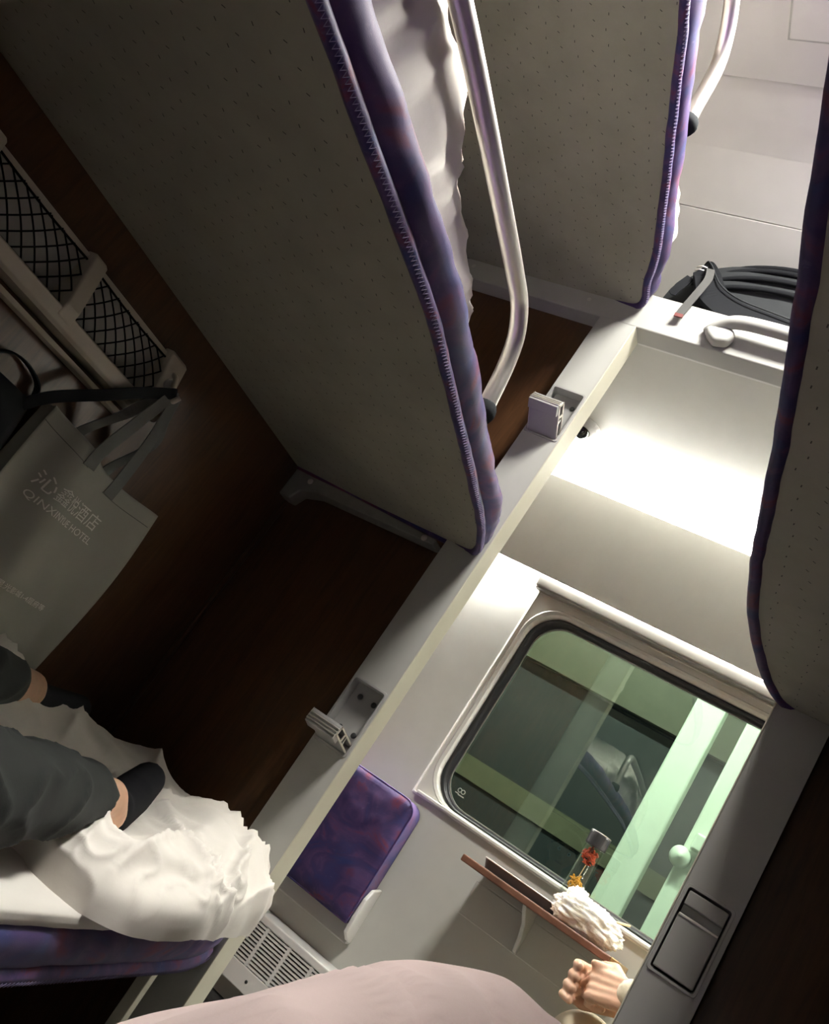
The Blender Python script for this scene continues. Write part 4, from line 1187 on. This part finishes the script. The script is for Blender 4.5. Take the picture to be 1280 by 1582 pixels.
t.chain([(-0.94, 0.20, -0.205), (-0.95, 0.10, -0.13)], [0.128, 0.120])
t.chain([hipR, kneeR], [0.095, 0.072]); t.chain([kneeR, (-0.735, 0.875, -0.226), (-0.783, 1.035, -0.222)], [0.070, 0.060, 0.046])
t.chain([hipL, kneeL], [0.095, 0.064]); t.chain([kneeL, (-1.060, 0.98, -0.188), (-1.105, 1.110, -0.188)], [0.062, 0.048, 0.040])
tro = t.build('trousers', 'trousers', pa, remesh=0.008, relax=3)
for v in tro.data.vertices:
    c_ = v.co
    v.co = c_ + v.normal * (0.0075 * ((1 - abs(noise.noise(Vector((c_.x * 17 + 4, c_.y * 11, c_.z * 17))))) ** 4 - 0.4))
sk = MB(); sk.chain([(-0.834, 1.180, -0.240), (-0.838, 1.190, -0.246), (-0.880, 1.265, -0.224), (-0.932, 1.355, -0.203)], [0.034, 0.036, 0.037, 0.032])
sk.build('sock', 'sock', pa, remesh=0.005, relax=3)
sk = MB(); sk.chain([(-1.142, 1.210, -0.198), (-1.147, 1.225, -0.205), (-1.18, 1.375, -0.188)], [0.032, 0.034, 0.027])
sk.build('sock', 'sock', pa, remesh=0.005, relax=3)
sh = MB()
sh.chain([(-0.95, 0.14, -0.15), (-0.97, 0.02, -0.03), (-1.0, -0.14, 0.10)], [0.118, 0.118, 0.135])
sh.chain([(-0.85, -0.15, 0.12), (-1.15, -0.15, 0.12)], [0.066, 0.066])
sh.chain([(-0.84, -0.14, 0.11), (-0.72, 0.06, -0.06), (-0.738, 0.28, -0.10)], [0.060, 0.052, 0.038])
sh.chain([(-1.16, -0.14, 0.11), (-1.24, 0.06, -0.06), (-1.165, 0.28, -0.10)], [0.060, 0.052, 0.038])
sh.build('shirt', 'dark_shirt', pa, remesh=0.010, relax=3)

# person sitting in the corridor with clasped hands
YB_ = 2.270
pbn = empty('person', (0.28, YB_, -0.40), 'person in cream clothes sitting by the table with clasped hands', 'person')
b = MB()
b.chain([(0.28, YB_, -0.262), (0.29, YB_, -0.08), (0.28, YB_, 0.10)], [0.110, 0.100, 0.118])
b.chain([(0.27, YB_ - 0.15, 0.13), (0.27, YB_ + 0.15, 0.13)], [0.052, 0.052])
b.chain([(0.27, YB_, 0.15), (0.25, YB_, 0.25)], [0.052, 0.046])
WB = head(b, (0.235, YB_, 0.345), (-1, 0, -0.1))
b.chain([(0.26, YB_ - 0.08, -0.29), (-0.16, YB_ - 0.10, -0.265), (-0.10, YB_ - 0.08, -0.70)], [0.072, 0.050, 0.034])
b.chain([(0.26, YB_ + 0.08, -0.28), (-0.175, YB_ + 0.00, -0.185), (-0.25, YB_ - 0.02, -0.635)], [0.072, 0.050, 0.034])
b.chain([(-0.10, YB_ - 0.08, -0.70), (-0.08, YB_ - 0.08, -0.775), (-0.24, YB_ - 0.09, -0.785)], [0.033, 0.034, 0.026])
b.chain([(-0.25, YB_ - 0.02, -0.635), (-0.235, YB_ - 0.02, -0.715), (-0.385, YB_ - 0.03, -0.785)], [0.033, 0.034, 0.026])
HY, HX = -0.105, 0.012
wrB = Vector((-0.133, 2.258 + HY, -0.038))
b.chain([(0.26, YB_ - 0.16, 0.12), (0.13, YB_ - 0.18, -0.10), tuple(wrB)], [0.046, 0.038, 0.026])
hand(b, wrB, (-1, 0.10, -0.28), (-0.15, -0.85, 0.45), (0.95, 1.30, 0.8), 1.04, 1)
wrC = Vector((-0.133, 2.345 + HY, -0.046))
b.chain([(0.26, YB_ + 0.16, 0.12), (0.13, YB_ + 0.16, -0.10), tuple(wrC)], [0.046, 0.038, 0.026])
for k in range(4):      # palm of the other hand behind, its fingers wrapped round the fist, and its thumb on top
    z = -0.040 - 0.0235 * k
    b.capsule(wrC + Vector((0, 0, 0.010 - 0.012 * k)), (-0.232 + HX, 2.338 + HY, z), 0.015, 0.0130)
    b.chain([(-0.232 + HX, 2.338 + HY, z), (-0.268 + HX - 0.002 * (k % 2), 2.318 + HY, z - 0.002), (-0.273 + HX + 0.003 * (k == 3), 2.286 + HY, z - 0.004), (-0.262 + HX + 0.004 * k, 2.262 + HY, z - 0.005)], [0.0112, 0.0108, 0.0102, 0.0095])
b.chain([(-0.170 + HX, 2.335 + HY, -0.025), (-0.195 + HX, 2.305 + HY, -0.016), (-0.218 + HX, 2.285 + HY, -0.018), (-0.240 + HX, 2.275 + HY, -0.022)], [0.015, 0.0125, 0.0112, 0.009])
bodyB = b.build('body', 'skin', pbn, remesh=0.0042, relax=2)
face_parts(WB, bodyB)
t = MB()
t.chain([(0.28, YB_, -0.262), (0.28, YB_, -0.18)], [0.125, 0.115])
t.chain([(0.26, YB_ - 0.08, -0.29), (-0.16, YB_ - 0.10, -0.265), (-0.11, YB_ - 0.08, -0.66)], [0.092, 0.072, 0.052])
t.chain([(0.26, YB_ + 0.08, -0.28), (-0.180, YB_ + 0.00, -0.195), (-0.248, YB_ - 0.02, -0.595)], [0.092, 0.084, 0.056])
t.build('trousers', 'cream_cloth', pbn, remesh=0.008, relax=3)
sh = MB()
sh.chain([(0.28, YB_, -0.22), (0.29, YB_, -0.08), (0.28, YB_, 0.10)], [0.124, 0.116, 0.128])
sh.chain([(0.27, YB_ - 0.15, 0.13), (0.27, YB_ + 0.15, 0.13)], [0.064, 0.064])
sh.chain([(0.26, YB_ - 0.16, 0.12), (0.13, YB_ - 0.18, -0.10), tuple(wrB + Vector((0.006, 0, 0.004)))], [0.060, 0.052, 0.038])
sh.chain([(0.26, YB_ + 0.16, 0.12), (0.13, YB_ + 0.16, -0.10), tuple(wrC + Vector((0.012, 0, 0)))], [0.060, 0.052, 0.038])
sh.build('jacket', 'cream_cloth', pbn, remesh=0.008, relax=3)
for (a_, c_) in (((-0.08, YB_ - 0.08, -0.785), (-0.24, YB_ - 0.09, -0.790)), ((-0.235, YB_ - 0.02, -0.722), (-0.385, YB_ - 0.03, -0.788))):
    MB().chain([a_, c_], [0.040, 0.034]).build('shoe', 'white_plastic', pbn, remesh=0.007, relax=3)

# ------------------------------------------------------------------ outside the window: platform columns and a standing carriage
struct('floor_track_bed', MB().box(-9, 5, YW + 0.3, 12, -2.2, -2.15), 'gravel')
YC1 = 5.6
car = empty('carriage', (-1.5, YC1, -1.9), 'olive carriage with dark windows standing outside beyond the pane', 'train')
MB().box(-8, 4, YC1 + 0.02, YC1 + 0.06, -1.7, 0.42).build('lower_skirt', 'carriage_dark', car)
MB().box(-8, 4, YC1, YC1 + 0.05, 0.42, 0.565).build('waist_band', 'carriage_olive', car)
MB().box(-8, 4, YC1, YC1 + 0.05, 1.35, 2.20).build('upper_panel', 'carriage_olive', car)
MB().box(-8, 4, YC1 + 0.10, YC1 + 0.12, 0.565, 1.35).build('window_band', 'carriage_dark', car)
for xx in (-6.2, -4.4, -2.95, 0.6, 2.4):
    MB().box(xx, xx + 0.5, YC1, YC1 + 0.05, 0.565, 1.35).build('mullion', 'carriage_olive', car)
YC2 = 4.3
def column(r0, r1, label):
    root = empty('platform_column', ((r0 + r1) / 2 * YC2, YC2, -2.15), label, 'column')
    MB().box(r0 * YC2, r1 * YC2, YC2, YC2 + 0.14, -2.15, 2.6).build('shaft', 'column_green', root, bevel=0.01)
    return root
column(-0.140, -0.106, 'broad pale green column outside the window beside the tea bottle')
c2 = column(-0.082, -0.030, 'pale green column outside with a round fitting')
cg = at_y(1050, 1322, YC2 - 0.03)
MB().lathe(cg, [(0.001, -0.012), (0.010, -0.014), (0.012, -0.010), (0.040, -0.010), (0.046, -0.004), (0.047, 0.010), (0.050, 0.030)], 20, 'y').build('round_fitting', 'column_green', c2, smooth=True)
MB().box(cg.x + 0.02, cg.x + 0.12, YC2 - 0.05, YC2, cg.z + 0.05, cg.z + 0.13).build('junction_box', 'column_green', c2, bevel=0.01)
pl = empty('platform_lamp_offscreen', (-1.2, 3.3, 3.0), 'greenish platform tube lamp high outside the carriage', 'lamp')
MB().box(-2.6, 0.6, 3.20, 3.30, 3.05, 3.08).build('lamp_housing', 'grey_panel', pl)
MB().box(-2.55, 0.55, 3.21, 3.29, 3.035, 3.049).build('lamp_tube_offscreen', 'platform_lamp_glow', pl)
